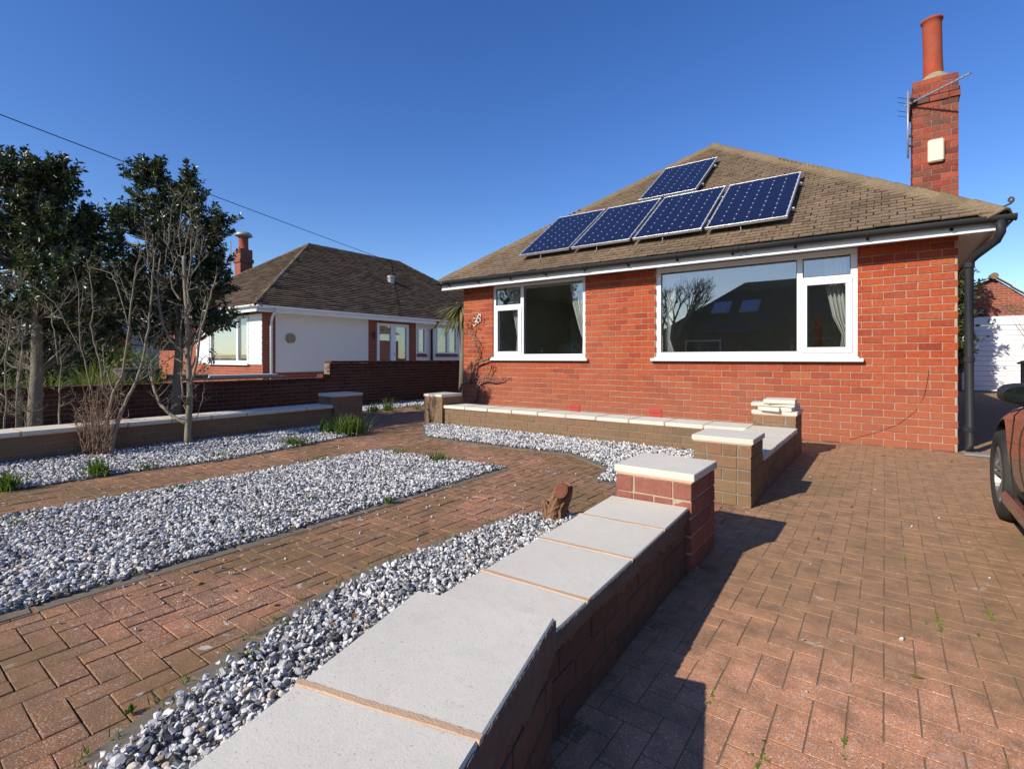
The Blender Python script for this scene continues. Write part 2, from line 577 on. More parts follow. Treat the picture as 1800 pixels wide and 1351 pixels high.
M_tile = tile_mat('brown_roof_tile', [(0.0, (0.18, 0.125, 0.082)), (0.35, (0.235, 0.168, 0.108)), (0.55, (0.255, 0.175, 0.12)), (0.75, (0.25, 0.182, 0.12)), (0.92, (0.24, 0.178, 0.112)), (1.0, (0.29, 0.21, 0.135))], 0.3)
M_ntile = tile_mat('neighbour_roof_tile', [(0.0, (0.075, 0.053, 0.036)), (0.5, (0.125, 0.088, 0.058)), (1.0, (0.18, 0.13, 0.085))], 0.3)
M_hip = tile_mat('hip_ridge_tile', [(0.0, (0.20, 0.15, 0.085)), (0.5, (0.26, 0.19, 0.11)), (1.0, (0.22, 0.16, 0.10))], 0.5)
M_nhip = tile_mat('neighbour_ridge_tile', [(0.0, (0.12, 0.09, 0.062)), (1.0, (0.19, 0.145, 0.10))], 0.5, gold=0.9)
M_under = plain('roof_underlay', (0.05, 0.042, 0.03), 0.95, 0.1)
M_upvc = plain('white_upvc', (0.80, 0.80, 0.79), 0.35, 0.45, 0.03, 5, 0.0)
M_fascia = plain('white_fascia_board', (0.74, 0.74, 0.71), 0.4, 0.4, 0.06, 4, 0.0)
M_gutter = plain('dark_grey_gutter', (0.014, 0.017, 0.021), 0.55, 0.2, 0.12, 6, 0.0)
M_rubber = plain('black_gasket', (0.012, 0.012, 0.012), 0.6, 0.3, 0.05, 5, 0.0)
M_glass = glass_mat('window_glass')
M_room = plain('dim_room_paint', (0.62, 0.60, 0.54), 0.9, 0.1)
M_curtain = plain('cream_curtain_cloth', (0.74, 0.72, 0.66), 0.9, 0.1, 0.06, 18, 0.1)
M_terra = plain('sunlit_brick_orange', (0.50, 0.16, 0.05), 0.7, 0.2, 0.1)
M_dark = plain('black_ornament', (0.02, 0.02, 0.022), 0.5, 0.4)
M_cell = cell_mat()
M_sheet = plain('white_backsheet', (0.52, 0.54, 0.60), 0.4, 0.4, 0.03, 5, 0.0)
M_alu = plain('aluminium_frame', (0.50, 0.51, 0.53), 0.35, 0.5, 0.05, 8, 0.0, Metallic=0.7)
M_steel = plain('galvanised_steel', (0.42, 0.41, 0.38), 0.5, 0.5, 0.15, 20, 0.0, Metallic=0.5)
M_blackm = plain('black_plastic', (0.02, 0.021, 0.023), 0.45, 0.4, 0.1, 10, 0.0)
M_pot = plain('terracotta_pot', (0.38, 0.065, 0.026), 0.8, 0.2, 0.22, 9, 0.15)
M_flaunch = plain('flaunching_mortar', (0.36, 0.30, 0.19), 0.95, 0.1, 0.3, 14, 0.6)
M_cream = plain('cream_plastic', (0.78, 0.70, 0.46), 0.45, 0.4, 0.04, 6, 0.0)
M_white = plain('white_paint', (0.78, 0.78, 0.76), 0.5, 0.35, 0.04, 5, 0.02)
M_iron = plain('rusty_iron', (0.09, 0.035, 0.02), 0.8, 0.3, 0.3, 30, 0.3)
M_dash = dash_mat('pebbledash_render', (0.86, 0.79, 0.70))
M_dash2 = dash_mat('grey_render', (0.50, 0.49, 0.46))
M_bark = bark_mat('grey_bark', (0.13, 0.11, 0.08), (0.36, 0.31, 0.225), 0.35)
M_bark2 = bark_mat('smooth_trunk_bark', (0.12, 0.10, 0.075), (0.27, 0.235, 0.175), 0.4)
M_twig = bark_mat('brown_twig', (0.17, 0.105, 0.07), (0.38, 0.26, 0.175), 0.1)
M_vine = bark_mat('climber_stem', (0.11, 0.085, 0.07), (0.22, 0.175, 0.145), 0.1)
M_stump = bark_mat('stump_bark', (0.10, 0.052, 0.03), (0.36, 0.20, 0.115), 0.05)
M_cut = plain('cut_wood', (0.20, 0.055, 0.022), 0.85, 0.15, 0.3, 40, 0.5)
M_leaf = leaf_mat('evergreen_leaf', [(0.0, (0.016, 0.028, 0.009)), (0.45, (0.032, 0.052, 0.015)), (0.75, (0.068, 0.090, 0.021)), (1.0, (0.15, 0.15, 0.035))], 0.36, 0.55, 0.12)
M_grass = leaf_mat('green_blade', [(0.0, (0.05, 0.10, 0.015)), (0.6, (0.10, 0.17, 0.025)), (0.9, (0.17, 0.23, 0.045)), (1.0, (0.28, 0.24, 0.10))], 0.5, 0.3, 0.3)
M_shrub = leaf_mat('lime_shrub_leaf', [(0.0, (0.08, 0.13, 0.02)), (0.6, (0.17, 0.22, 0.035)), (1.0, (0.28, 0.28, 0.06))], 0.5, 0.3, 0.3)
M_palm = leaf_mat('palm_blade', [(0.0, (0.10, 0.11, 0.035)), (0.6, (0.19, 0.19, 0.07)), (1.0, (0.34, 0.27, 0.13))], 0.45, 0.4, 0.2)
M_dry = leaf_mat('dry_leaf', [(0.0, (0.10, 0.10, 0.03)), (0.5, (0.22, 0.15, 0.05)), (1.0, (0.24, 0.10, 0.04))], 0.7, 0.2, 0.2)
M_dull = leaf_mat('dull_hedge_leaf', [(0.0, (0.02, 0.03, 0.01)), (0.6, (0.04, 0.055, 0.018)), (1.0, (0.08, 0.085, 0.03))], 0.85, 0.1, 0.1)
M_moss = leaf_mat('bright_moss', [(0.0, (0.07, 0.11, 0.015)), (1.0, (0.17, 0.23, 0.03))], 0.9, 0.1, 0.1)
M_tyre = plain('tyre_rubber', (0.028, 0.027, 0.026), 0.8, 0.2, 0.2, 20, 0.1)
M_rim = plain('alloy_wheel', (0.30, 0.29, 0.28), 0.38, 0.5, 0.1, 10, 0.0, Metallic=0.8)
M_paint = plain('dark_brown_car_paint', (0.022, 0.016, 0.015), 0.35, 0.4, 0.1, 3, 0.0, Metallic=0.15, Coat_Weight=1.0, Coat_Roughness=0.04)
M_carglass = plain('tinted_car_glass', (0.010, 0.013, 0.013), 0.05, 0.6, 0.0, 3, 0.0)
M_asphalt = plain('asphalt', (0.055, 0.054, 0.052), 0.9, 0.2, 0.15, 30, 0.5)
M_slabp = plain('pavement_concrete', (0.26, 0.245, 0.22), 0.92, 0.2, 0.15, 10, 0.3)
M_grassl = plain('short_lawn', (0.065, 0.095, 0.025), 0.95, 0.1, 0.3, 18, 0.8)
M_wood = plain('weathered_wood', (0.22, 0.17, 0.12), 0.9, 0.15, 0.25, 20, 0.4)
M_greybox = plain('slate_grey_plastic', (0.085, 0.09, 0.10), 0.6, 0.3, 0.1)
M_paleboard = plain('pale_blue_board', (0.42, 0.46, 0.50), 0.6, 0.3, 0.08)
M_gbase = plain('fine_grey_chippings', (0.27, 0.265, 0.26), 0.95, 0.1, 0.35, 60, 0.9)
M_smear = plain('smeared_mortar', (0.15, 0.12, 0.095), 0.95, 0.1, 0.3, 25, 0.6)
M_grit = plain('wire_black', (0.01, 0.01, 0.012), 0.7, 0.2, 0.0, 5, 0.0)

# ---------------------------------------------------------------- ground, paths, drive, beds
def sheet(name, poly, z, mat, kind='structure', parent=None):
    m = MB()
    m.add([(x, y, z) for x, y in poly], [tuple(range(len(poly)))])
    return m.build(name, mat, parent, kind=kind)


def rect(x0, x1, y0, y1): return [(x0, y0), (x1, y0), (x1, y1), (x0, y1)]


sheet('ground', rect(-900, 900, -900, 900), -0.09, M_grassl)
sheet('road', rect(-120, 120, -18.0, -12.4), -0.06, M_asphalt)
for nm, y0, y1 in (('pavement', -12.4, -10.6), ('pavement', -20.0, -18.0)):
    m = MB(); m.box(-120, 120, y0, y1, -0.085, 0.02 if y0 < -15 else 0.0)
    m.build(nm, M_slabp, kind='structure')

BED_A = [(-8.47, -10), (-6.93, -10), (-6.93, -6.6), (-6.80, -5.6), (-6.95, -4.6), (-7.2, -3.5), (-7.75, -2.95), (-8.38, -2.9), (-8.47, -3.1)]
BED_B = [(-5.9, -9.6), (-3.95, -9.6), (-3.97, -4.06), (-5.85, -4.2)]
KERB_C = [(-2.2, -8.75), (-2.45, -8.2), (-2.60, -7.9), (-2.77, -7.54), (-2.965, -7.01), (-3.045, -6.55), (-3.03, -6.0), (-2.97, -5.3)]
BED_C = [(x + .095, y) for x, y in KERB_C] + [(-2.78, -5.12), (-2.42, -5.02), (-2.03, -5.05), (-2.03, -7.1), (-1.93, -7.3), (-1.45, -9.1)]
KERB_D = [(-7.02, -2.28), (-6.2, -3.02), (-5.5, -3.06), (-4.78, -3.02), (-3.77, -2.93), (-3.06, -3.40), (-2.92, -3.98)]
BED_D = [(-7.1, -2.03)] + KERB_D + [(-2.03, -4.05), (-2.03, -1.96), (-6.88, -1.96)]
BED_E = [(-10.98, -10), (-8.92, -10), (-8.92, -2.55), (-9.85, -2.2), (-9.9, 8), (-10.98, 8)]
BEDS = [BED_A, BED_B, BED_C, BED_D, BED_E]


def herringbone(x0, x1, y0, y1, u, keep, vis, ox=0.0, oy=0.0, jz=0.0013, gap=0.0045):
    out = []
    for i in range(int((x0 - ox) / u) - 2, int((x1 - ox) / u) + 2):
        for j in range(int((y0 - oy) / u) - 2, int((y1 - oy) / u) + 2):
            k = (i - j) % 4
            if k == 0: cx, cy, a = ox + (i + 1) * u, oy + (j + .5) * u, 0.0
            elif k == 3: cx, cy, a = ox + (i + .5) * u, oy + (j + 1) * u, math.pi / 2
            else: continue
            if keep(cx, cy): out.append(((cx, cy, -0.03 + random.gauss(0, jz)), a, (2 * u - gap, u - gap, 0.06), vis(cx, cy)))
    return out


def in_bed(x, y, d=0.09):
    for b in BEDS:
        if inside(b, x, y) and all(inside(b, x + dx, y + dy) for dx, dy in ((d, 0), (-d, 0), (0, d), (0, -d))): return True
    return False


def keep_path(x, y):
    if y > 0.02 and not (-9.9 < x < -8.1): return False
    if in_bed(x, y): return False
    if -8.9 < x < -8.47 and y < -2.6: return False
    if -7.0 < x < -1.6 and y > -1.93: return False
    if -2.0 < x < -1.58 and (y < -5.1 or y > -4.02): return False
    if x > -1.55: return False
    return -9.95 < x and -9.9 < y < 7.5


def vis_path(x, y):
    return seen(x, y, 1.02) and depth(x, y) > 1.25 and not (x > -2.1)


path = sheet('garden_path', [(-11.0, -10.0), (-1.52, -10.0), (-1.52, -0.0), (-8.19, -0.0), (-8.19, 8.0), (-11.0, 8.0)], -0.0055, M_joint)
emit(path, herringbone(-9.95, -1.5, -9.9, 7.5, 0.0955, keep_path, vis_path, ox=-3.0, oy=-7.93), (0.1865, 0.091, 0.06), M_path, 'paver', 300, 0.0028, 0.0014, tilt=0.006, stuff_name='far_pavers')


def kerb(parent, line, wid, seg, side=1, z=0.006, vis=True):
    out = []
    for (x0, y0), (x1, y1) in zip(line[:-1], line[1:]):
        L = math.hypot(x1 - x0, y1 - y0); n = max(1, round(L / seg)); a = math.atan2(y1 - y0, x1 - x0)
        nx, ny = -math.sin(a) * side, math.cos(a) * side
        for k in range(n):
            t = (k + .5) / n
            out.append(((x0 + (x1 - x0) * t + nx * wid / 2, y0 + (y1 - y0) * t + ny * wid / 2, z - .05 + random.gauss(0, .0015)), a, (L / n - .012, wid, .1), vis))
    return out


K = kerb(path, KERB_C, 0.095, 0.30, -1) + kerb(path, [(-3.95, -9.6), (-3.97, -4.06)], 0.085, 0.45, -1)
K += kerb(path, KERB_D, 0.07, 0.45, -1) + kerb(path, [(-5.9, -9.6), (-5.85, -4.2)], 0.07, 0.45, 1) + kerb(path, [(-5.85, -4.2), (-3.97, -4.06)], 0.07, 0.45, 1)
emit(path, K, (0.4, 0.09, 0.1), M_kerb, 'kerb_stone', 300, 0.006, 0.002, tilt=0.003)

drive = sheet('driveway', [(-1.52, -10.6), (5.0, -10.6), (5.0, 15.45), (0.0, 15.45), (0.0, 0.0), (-1.52, 0.0)], -0.0019, M_jointd)


def keep_drive(x, y):
    if x < -1.78 or (x < -1.6 and -5.0 < y < -4.1) or (y > -0.03 and x < 0.03): return False
    return seen(x, y, 1.35) and y < 15.4 and x < 4.9


emit(drive, herringbone(-1.6, 4.9, -9.5, 15.4, 0.0965, keep_drive, lambda x, y: seen(x, y, 1.02) and depth(x, y) > 1.35, ox=-1.02, oy=-6.7, jz=0.0003), (0.1885, 0.092, 0.06), M_drive, 'paver', 300, 0.0014, 0.0006, tilt=0.0011, stuff_name='far_pavers')

_ico = {}


def pebble_templates(sub):
    if sub not in _ico:
        ts = []
        for k in range(7):
            bm = bmesh.new(); bmesh.ops.create_icosphere(bm, subdivisions=sub, radius=0.5)
            V = np.array([v.co[:] for v in bm.verts]); F = np.array([[v.index for v in f.verts] for f in bm.faces]); bm.free()
            g = np.random.default_rng(k + 40)
            # chop with a few planes so that the stone has facets
            V *= (1 + g.uniform(-.08, .08, size=(len(V), 1)))
            for _ in range(10 if sub > 1 else 3):
                d = g.normal(size=3); d /= np.linalg.norm(d)
                h = V @ d; lim = g.uniform(.17, .36) if sub > 1 else g.uniform(.25, .4); over = h > lim
                V[over] -= np.outer(h[over] - lim, d)
            V /= np.abs(V).max(axis=0) * 2
            ts.append((V, F))
        _ico[sub] = ts
    return _ico[sub]


def stones(name, pts, size, sub, mat, parent=None, kind='stuff', seed=1, flat=0.62, tone=0.9):
    """pts: (n,3) centres; size: (n,) lengths."""
    g = np.random.default_rng(seed)
    T = pebble_templates(sub); which = g.integers(0, len(T), len(pts))
    VV, FF, RR, off = [], [], [], 0
    for k, (V, F) in enumerate(T):
        idx = np.where(which == k)[0]; m = len(idx)
        if m == 0: continue
        q = g.normal(size=(m, 4)); q[:, 1:3] *= 0.45; q /= np.linalg.norm(q, axis=1)[:, None]
        a, b, c, d = q.T
        R = np.stack([1 - 2 * (c * c + d * d), 2 * (b * c - a * d), 2 * (b * d + a * c), 2 * (b * c + a * d), 1 - 2 * (b * b + d * d), 2 * (c * d - a * b), 2 * (b * d - a * c), 2 * (c * d + a * b), 1 - 2 * (b * b + c * c)], 1).reshape(m, 3, 3)
        sc = np.stack([size[idx], size[idx] * g.uniform(.6, .95, m), size[idx] * g.uniform(flat * .7, flat * 1.2, m)], 1)
        P = np.einsum('mij,mnj->mni', R, V[None] * sc[:, None]) + pts[idx][:, None]
        VV.append(P.reshape(-1, 3)); n = len(V)
        FF.append((F[None] + (off + np.arange(m) * n)[:, None, None]).reshape(-1, 3))
        RR.append(np.repeat(g.uniform(0, 1, m) ** tone, n)); off += m * n
    V = np.concatenate(VV); F = np.concatenate(FF); R = np.concatenate(RR)
    me = bpy.data.meshes.new(name)
    me.vertices.add(len(V)); me.vertices.foreach_set('co', V.astype(np.float32).ravel())
    me.loops.add(F.size); me.loops.foreach_set('vertex_index', F.astype(np.int32).ravel())
    me.polygons.add(len(F)); me.polygons.foreach_set('loop_start', np.arange(0, F.size, 3, dtype=np.int32)); me.polygons.foreach_set('loop_total', np.full(len(F), 3, dtype=np.int32))
    a = me.attributes.new('rnd', 'FLOAT', 'POINT'); a.data.foreach_set('value', R.astype(np.float32))
    me.materials.append(mat); me.update(calc_edges=True); me.validate(); me.shade_flat()
    o = bpy.data.objects.new(name, me); link(o, parent)
    if kind: o['kind'] = kind
    return o


def fill(poly, sp, seed, z=0.0, mound=0.012, spill=0.03):
    g = np.random.default_rng(seed)
    xs = [p[0] for p in poly]; ys = [p[1] for p in poly]
    X, Y = np.meshgrid(np.arange(min(xs), max(xs), sp), np.arange(min(ys), max(ys), sp))
    X = (X + g.uniform(-.5, .5, X.shape) * sp).ravel(); Y = (Y + g.uniform(-.5, .5, Y.shape) * sp).ravel()
    Xs = X + g.normal(0, spill * .35, X.shape); Ys = Y + g.normal(0, spill * .35, Y.shape)
    keep = np.array([inside(poly, a, b) and seen(a, b, 1.15) for a, b in zip(X, Y)])
    Xs, Ys = Xs[keep], Ys[keep]
    Z = z + g.uniform(0, 1, len(Xs)) * mound
    return np.stack([Xs, Ys, Z], 1)


for nm, lab, poly, sp, sz, sub, sd_, mound in (
        ('gravel', 'grey and white marble chippings in the bed below the left garden wall', BED_A, 0.0235, 0.0275, 1, 11, 0.016),
        ('gravel', 'grey and white marble chippings filling the long middle bed between the paths', BED_B, 0.0195, 0.0265, 1, 12, 0.014),
        ('gravel', 'coarse grey and white marble chippings in the narrow strip beside the near coping', BED_C, 0.0162, 0.0245, 2, 13, 0.022),
        ('gravel', 'pale marble chippings banked against the low wall before the house', BED_D, 0.023, 0.0285, 1, 14, 0.028),
        ('gravel', 'marble chippings along the foot of the dark boundary wall', BED_E, 0.038, 0.042, 1, 15, 0.016)):
    pts = fill(poly, sp, sd_, 0.017, mound)
    g = np.random.default_rng(sd_ + 50)
    o = stones(nm, pts, sz * np.clip(g.lognormal(-.08, .32, len(pts)), .45, 1.75), sub, M_pebble, seed=sd_ + 90, tone=1.05 if sub == 2 else 0.72)
    tag(o, lab, 'gravel', kind='stuff')
    if sp < .02:
        lo = fill(poly, 0.0195, sd_ + 7, 0.0085, 0.006)
        tag(stones('gravel_fines', lo, g.uniform(.010, .021, len(lo)), 1, M_pebble, seed=sd_ + 33, tone=1.0), lab.replace('chippings', 'fines under the chippings'), 'gravel', kind='stuff')
    sheet('gravel_bed', poly, 0.0045, M_gbase, parent=None)

# stray chippings on the paving
g = np.random.default_rng(3)
P_ = []
for _ in range(260):
    x, y = g.uniform(-7.4, -2.2), g.uniform(-7.8, -1.0)
    if keep_path(x, y): P_.append((x, y, 0.008))
for _ in range(60): P_.append((g.uniform(-3.9, -3.2), g.uniform(-7.5, -4.5), 0.007))
for _ in range(24): P_.append((g.uniform(-1.4, 0.8), g.uniform(-7.2, -2.2), 0.006))
tag(stones('stray_chippings', np.array(P_), g.uniform(.010, .024, len(P_)), 1, M_pebble, seed=5), 'loose marble chippings scattered over the block paving', 'chippings', kind='stuff')

# moss and weed in the drive joints
g = np.random.default_rng(8)
P_ = []
for cx, cy, n in ((-0.98, -6.72, 26), (-0.72, -6.75, 22), (-0.62, -6.95, 16), (-1.05, -7.02, 16), (-0.82, -6.55, 8), (-0.42, -6.35, 10), (-0.5, -5.4, 26), (-0.3, -5.15, 24), (-0.18, -4.75, 22), (-0.62, -4.6, 12), (-0.25, -5.8, 20), (-1.2, -6.5, 6), (-0.02, -5.3, 14)):
    jx = round((cx + 1.02) / .0965) * .0965 - 1.02
    for _ in range(n): P_.append((jx + g.normal(0, .003), cy + g.uniform(-.10, .10), -0.002))
    for _ in range(n // 4): P_.append((jx + g.uniform(-.05, .05), round((cy + 6.7) / .0965) * .0965 - 6.7, -0.002))
o = stones('moss', np.array(P_), g.uniform(.008, .019, len(P_)), 1, M_moss, seed=6)
tag(o, 'bright green moss growing in the joints of the drive', 'moss', kind='stuff')

# ---------------------------------------------------------------- low garden walls
def slabs_on(parent, O, ang, L, D, z, pitch, th=0.05, over=0.022, start=0.0, joint=0.016, vis=True):
    """Coping slabs along u from `start`, each a part, with buff mortar between."""
    ca, sa = math.cos(ang), math.sin(ang)
    W = lambda u, v, zz: (O[0] + u * ca - v * sa, O[1] + u * sa + v * ca, zz)
    pcs = []
    m = MB()
    n = max(1, round(L / pitch)); p = L / n
    for k in range(n):
        u0 = k * p + (joint / 2 if k else 0.0); u1 = (k + 1) * p - (joint / 2 if k < n - 1 else 0.0)
        pcs.append((W((u0 + u1) / 2, D / 2, z + th / 2 + .010 + random.gauss(0, .001)), ang + random.gauss(0, .002), (u1 - u0, D + 2 * over, th), vis))
        if k:
            # mortar smeared over the joint
            nq = 40; N = len(m.v); zt = z + th + .0105
            for q in range(nq + 1):
                v = -over - .003 + (D + 2 * over + .006) * q / nq
                wa = joint * (.66 + .12 * math.sin(q * .23 + k) + random.uniform(-.06, .06)); wb = joint * (.66 + .12 * math.sin(q * .19 + 2 * k) + random.uniform(-.06, .06))
                for u_, zz in ((k * p - wa, zt - .003), (k * p - wa * .8, zt + .0022), (k * p + wb * .8, zt + .0022), (k * p + wb, zt - .003), (k * p, zt - th - .005)): m.v.append(W(u_, v, zz)); m.r.append(0)
            for q in range(nq):
                a = N + q * 5; m.f += [(a + e, a + (e + 1) % 5, a + 5 + (e + 1) % 5, a + 5 + e) for e in range(5)]
            m.f += [tuple(range(N, N + 5))[::-1], tuple(range(N + nq * 5, N + nq * 5 + 5))]
    emit(parent, pcs, (pitch, D + 2 * over, th), M_slab, 'coping_slab', 300, 0.004, 0.0008)
    if m.v: m.build('joint_mortar', M_bed, parent)
    mb = MB()
    mb.xbox(Matrix.Translation(Vector(W(L / 2, D / 2, z + .005))) @ Matrix.Rotation(ang, 4, 'Z'), L - .004, D + .006, .011, .001)
    mb.build('bedding_mortar', M_bed, parent)


def smear(parent, O, ang, L, z, th, over, seed):
    """Mortar dragged down over the slab edge and the top course on the drive side."""
    r_ = random.Random(seed); ca, sa = math.cos(ang), math.sin(ang)
    m = MB(); n = int(L / .012); N = 0; d = .03
    P = lambda u, v, zz: (O[0] + u * ca - v * sa, O[1] + u * sa + v * ca, zz)
    for k in range(n + 1):
        u = L * k / n; d = min(.10, max(.008, d + r_.gauss(0, .007))); v = -over - .0035 - r_.uniform(0, .0012)
        for zz, vv in ((z + th + .0055 - r_.uniform(0, .006), v), (z + .004, v), (z - d, v + over * .9)): m.v.append(P(u, vv, zz)); m.r.append(0)
    for k in range(n):
        a = k * 3; m.f += [(a, a + 1, a + 4, a + 3), (a + 1, a + 2, a + 5, a + 4)]
    o = m.build('smeared_mortar', M_smear, parent)
    md = o.modifiers.new('thick', 'SOLIDIFY'); md.thickness = .003


def block(parent, O, ang, L, D, n, mat, vis, course=0.097, pitch=0.235, cap=None, slab=None, bricks=None, z0=0.0, off=0, mortar=None, over=0.022):
    bricks += [(b, mat) for b in block_bricks(O, ang, L, D, z0, n, course, pitch, vis, off=off)]
    m = MB()
    ca, sa = math.cos(ang), math.sin(ang)
    c = Vector((O[0] + L / 2 * ca - D / 2 * sa, O[1] + L / 2 * sa + D / 2 * ca, z0 + n * course / 2))
    m.xbox(Matrix.Translation(c) @ Matrix.Rotation(ang, 4, 'Z'), L - .012, D - .012, n * course - .002, .001)
    m.build('mortar_core', mortar or M_mortar, parent)
    if slab: slabs_on(parent, O, ang, L, D, z0 + n * course, slab, over=over)
    if over < .02: smear(parent, O, ang, L, z0 + n * course, .05, over, n)
    if cap: slabs_on(parent, O, ang, L, D, z0 + n * course, L, 0.043, 0.016)


def flush_bricks(parent, bricks):
    mats = []
    for b, m in bricks:
        if m not in mats: mats.append(m)
    for m in mats:
        emit(parent, [b for b, mm in bricks if mm is m], (0.225, 0.1, 0.087), m, 'brick', 280, 0.004, 0.0018, stuff_name='hidden_bricks')


H90 = math.pi / 2
M_nmortar = plain('dark_smeared_mortar', (0.13, 0.095, 0.07), 0.95, 0.1, 0.3, 22, 0.6)
M_dmortar = plain('grey_old_mortar', (0.27, 0.225, 0.17), 0.95, 0.1, 0.2, 22, 0.5)

t = thing('garden_wall', 'low brick garden wall with wide pale coping slabs running up to the camera', 'wall', (-1.8, -6.5, 0))
bl = []
LA = math.radians(92.6)
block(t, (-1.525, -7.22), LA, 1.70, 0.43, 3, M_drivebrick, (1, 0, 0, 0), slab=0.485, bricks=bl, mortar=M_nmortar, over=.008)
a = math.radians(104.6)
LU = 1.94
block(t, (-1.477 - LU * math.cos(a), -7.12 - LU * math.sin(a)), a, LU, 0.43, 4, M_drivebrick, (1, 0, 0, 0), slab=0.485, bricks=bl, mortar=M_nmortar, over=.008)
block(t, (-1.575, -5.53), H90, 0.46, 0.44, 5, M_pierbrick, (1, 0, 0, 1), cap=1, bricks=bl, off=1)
flush_bricks(t, bl)

t = thing('garden_wall', 'low weathered brick wall with pale coping in front of the red brick bungalow', 'wall', (-4.2, -1.7, 0))
bl = []
block(t, (-1.565, -4.06), H90, 0.47, 0.44, 5, M_lowbrick, (1, 0, 0, 1), cap=1, bricks=bl, mortar=M_dmortar)
block(t, (-1.57, -3.588), H90, 1.966, 0.43, 3, M_lowbrick, (1, 0, 0, 0), slab=0.49, bricks=bl, mortar=M_dmortar)
block(t, (-1.565, -1.62), H90, 0.52, 0.46, 5, M_lowbrick, (1, 0, 0, 1), cap=1, bricks=bl, off=1, mortar=M_dmortar)
block(t, (-6.888, -1.95), 0.0, 4.86, 0.44, 3, M_lowbrick, (1, 0, 0, 0), slab=0.49, bricks=bl, mortar=M_dmortar)
block(t, (-7.33, -2.0), 0.0, 0.44, 0.50, 5, M_lowbrick, (1, 1, 0, 0), cap=1, bricks=bl, mortar=M_dmortar)
flush_bricks(t, bl)

t = thing('garden_wall', 'low shaded brick wall with pale coping behind the bare trees on the left', 'wall', (-8.7, -6, 0))
bl = []
block(t, (-8.48, -10.0), H90, 6.916, 0.42, 3, M_lowbrick, (1, 0, 0, 0), slab=0.49, bricks=bl, mortar=M_dmortar)
block(t, (-8.42, -3.08), H90, 0.58, 0.48, 5, M_lowbrick, (1, 0, 0, 1), cap=1, bricks=bl, mortar=M_dmortar)
flush_bricks(t, bl)

# offcuts of coping stacked on the pier by the house
def offcut(label, c, dims, yaw, tiltx=0.0, tilty=0.0):
    vs, fs = cbox(*dims, 0.005, 0.0025, random.randrange(90))
    m = MB(); m.add(vs, fs)
    o = m.build('slab_offcut', M_slab)
    o.location = c; o.rotation_euler = (tiltx, tilty, yaw)
    tag(o, label, 'stone slab', 'coping offcuts stacked on the pier')


z = 0.097 * 5 + .010 + .043
offcut('small square slab offcut low on the left of the stack', (-2.00 + .09, -1.53, z + .024), (0.14, 0.2, 0.045), 0.10)
offcut('slab offcut in the middle of the bottom layer, jutting to the front', (-1.83, -1.575, z + .023), (0.21, 0.20, 0.044), -0.06)
offcut('long slab offcut lying low on the right of the stack', (-1.645, -1.42, z + .023), (0.12, 0.42, 0.044), -0.10)
offcut('tilted slab offcut on the upper left of the stack', (-1.965, -1.47, z + .070), (0.20, 0.24, 0.042), 0.12, 0.0, -0.03)
offcut('thin wide slab just under the topmost one', (-1.745, -1.42, z + .066), (0.34, 0.30, 0.036), -0.05)
offcut('thick slab on the very top of the stack', (-1.755, -1.43, z + .112), (0.34, 0.33, 0.046), 0.05, 0.02, 0.0)

# ---------------------------------------------------------------- tall boundary wall
t = thing('boundary_wall', 'tall dark brick boundary wall stepping up beside the white neighbouring bungalow', 'wall', (-11.1, 0, 0))
m = MB(); m.box(-11.22, -11.006, -10.0, -1.45, 0, 0.672); m.box(-11.22, -11.006, -1.45, 12.0, 0, 1.045); m.build('mortar_core', M_chimmortar, t)
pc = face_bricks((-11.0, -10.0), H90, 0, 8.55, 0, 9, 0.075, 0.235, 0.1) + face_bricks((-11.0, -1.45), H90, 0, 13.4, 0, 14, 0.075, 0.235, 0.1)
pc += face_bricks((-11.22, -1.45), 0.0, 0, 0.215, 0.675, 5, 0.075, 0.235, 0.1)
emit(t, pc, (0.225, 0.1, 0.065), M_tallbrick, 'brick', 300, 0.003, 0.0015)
cp = []
y = -10.0
while y < 12:
    zt = 0.679 if y < -1.5 else 1.054
    cp.append(((-11.1, y + .05, zt + .022 + random.gauss(0, .002)), 0.0, (0.24, 0.07, 0.05), seen(-11, y)))
    y += 0.08
emit(t, cp, (0.24, 0.07, 0.05), M_tallbrick, 'coping_brick', 250, 0.004, 0.002, tilt=0.01)
m = MB(); m.box(-11.24, -11.0, -1.62, -1.46, 0.73, 0.80, 0.004); m.build('step_brick', M_tallbrick, t)

# ---------------------------------------------------------------- the red brick bungalow
def brickflat(name, c1, c2, mort, axis='Y', bw=0.24, bh=0.0975):
    t = NT(name)
    sp = t.n('SeparateXYZ'); t.set(sp.inputs[0], t.pos())
    cb = t.n('CombineXYZ')
    t.set(cb.inputs[0], sp.outputs[1 if axis == 'Y' else 0]); t.set(cb.inputs[1], sp.outputs[2])
    b = t.n('TexBrick'); t.set(b.inputs['Vector'], cb.outputs[0])
    b.inputs['Scale'].default_value = 1.0
    b.inputs['Brick Width'].default_value = bw; b.inputs['Row Height'].default_value = bh
    b.inputs['Mortar Size'].default_value = 0.006; b.inputs['Bias'].default_value = 0.0
    t.set(b.inputs['Color1'], c1); t.set(b.inputs['Color2'], c2); t.set(b.inputs['Mortar'], mort)
    c = t.mix(t.ramp(t.noise(2, 4), [(0.4, 0.0), (0.75, 0.5)]), b.outputs['Color'], (0.16, 0.09, 0.06))
    return t.done(c, 0.9, t.bump(t.math('ADD', t.math('MULTIPLY', b.outputs['Fac'], -1.0), t.math('MULTIPLY', t.noise(80, 3), .3)), 0.6, 0.006), 0.2)


M_bf_y = brickflat('side_brickwork', (0.36, 0.07, 0.032), (0.25, 0.052, 0.03), (0.40, 0.31, 0.23), 'Y')
M_bf_x = brickflat('rear_brickwork', (0.36, 0.07, 0.032), (0.25, 0.052, 0.03), (0.40, 0.31, 0.23), 'X')

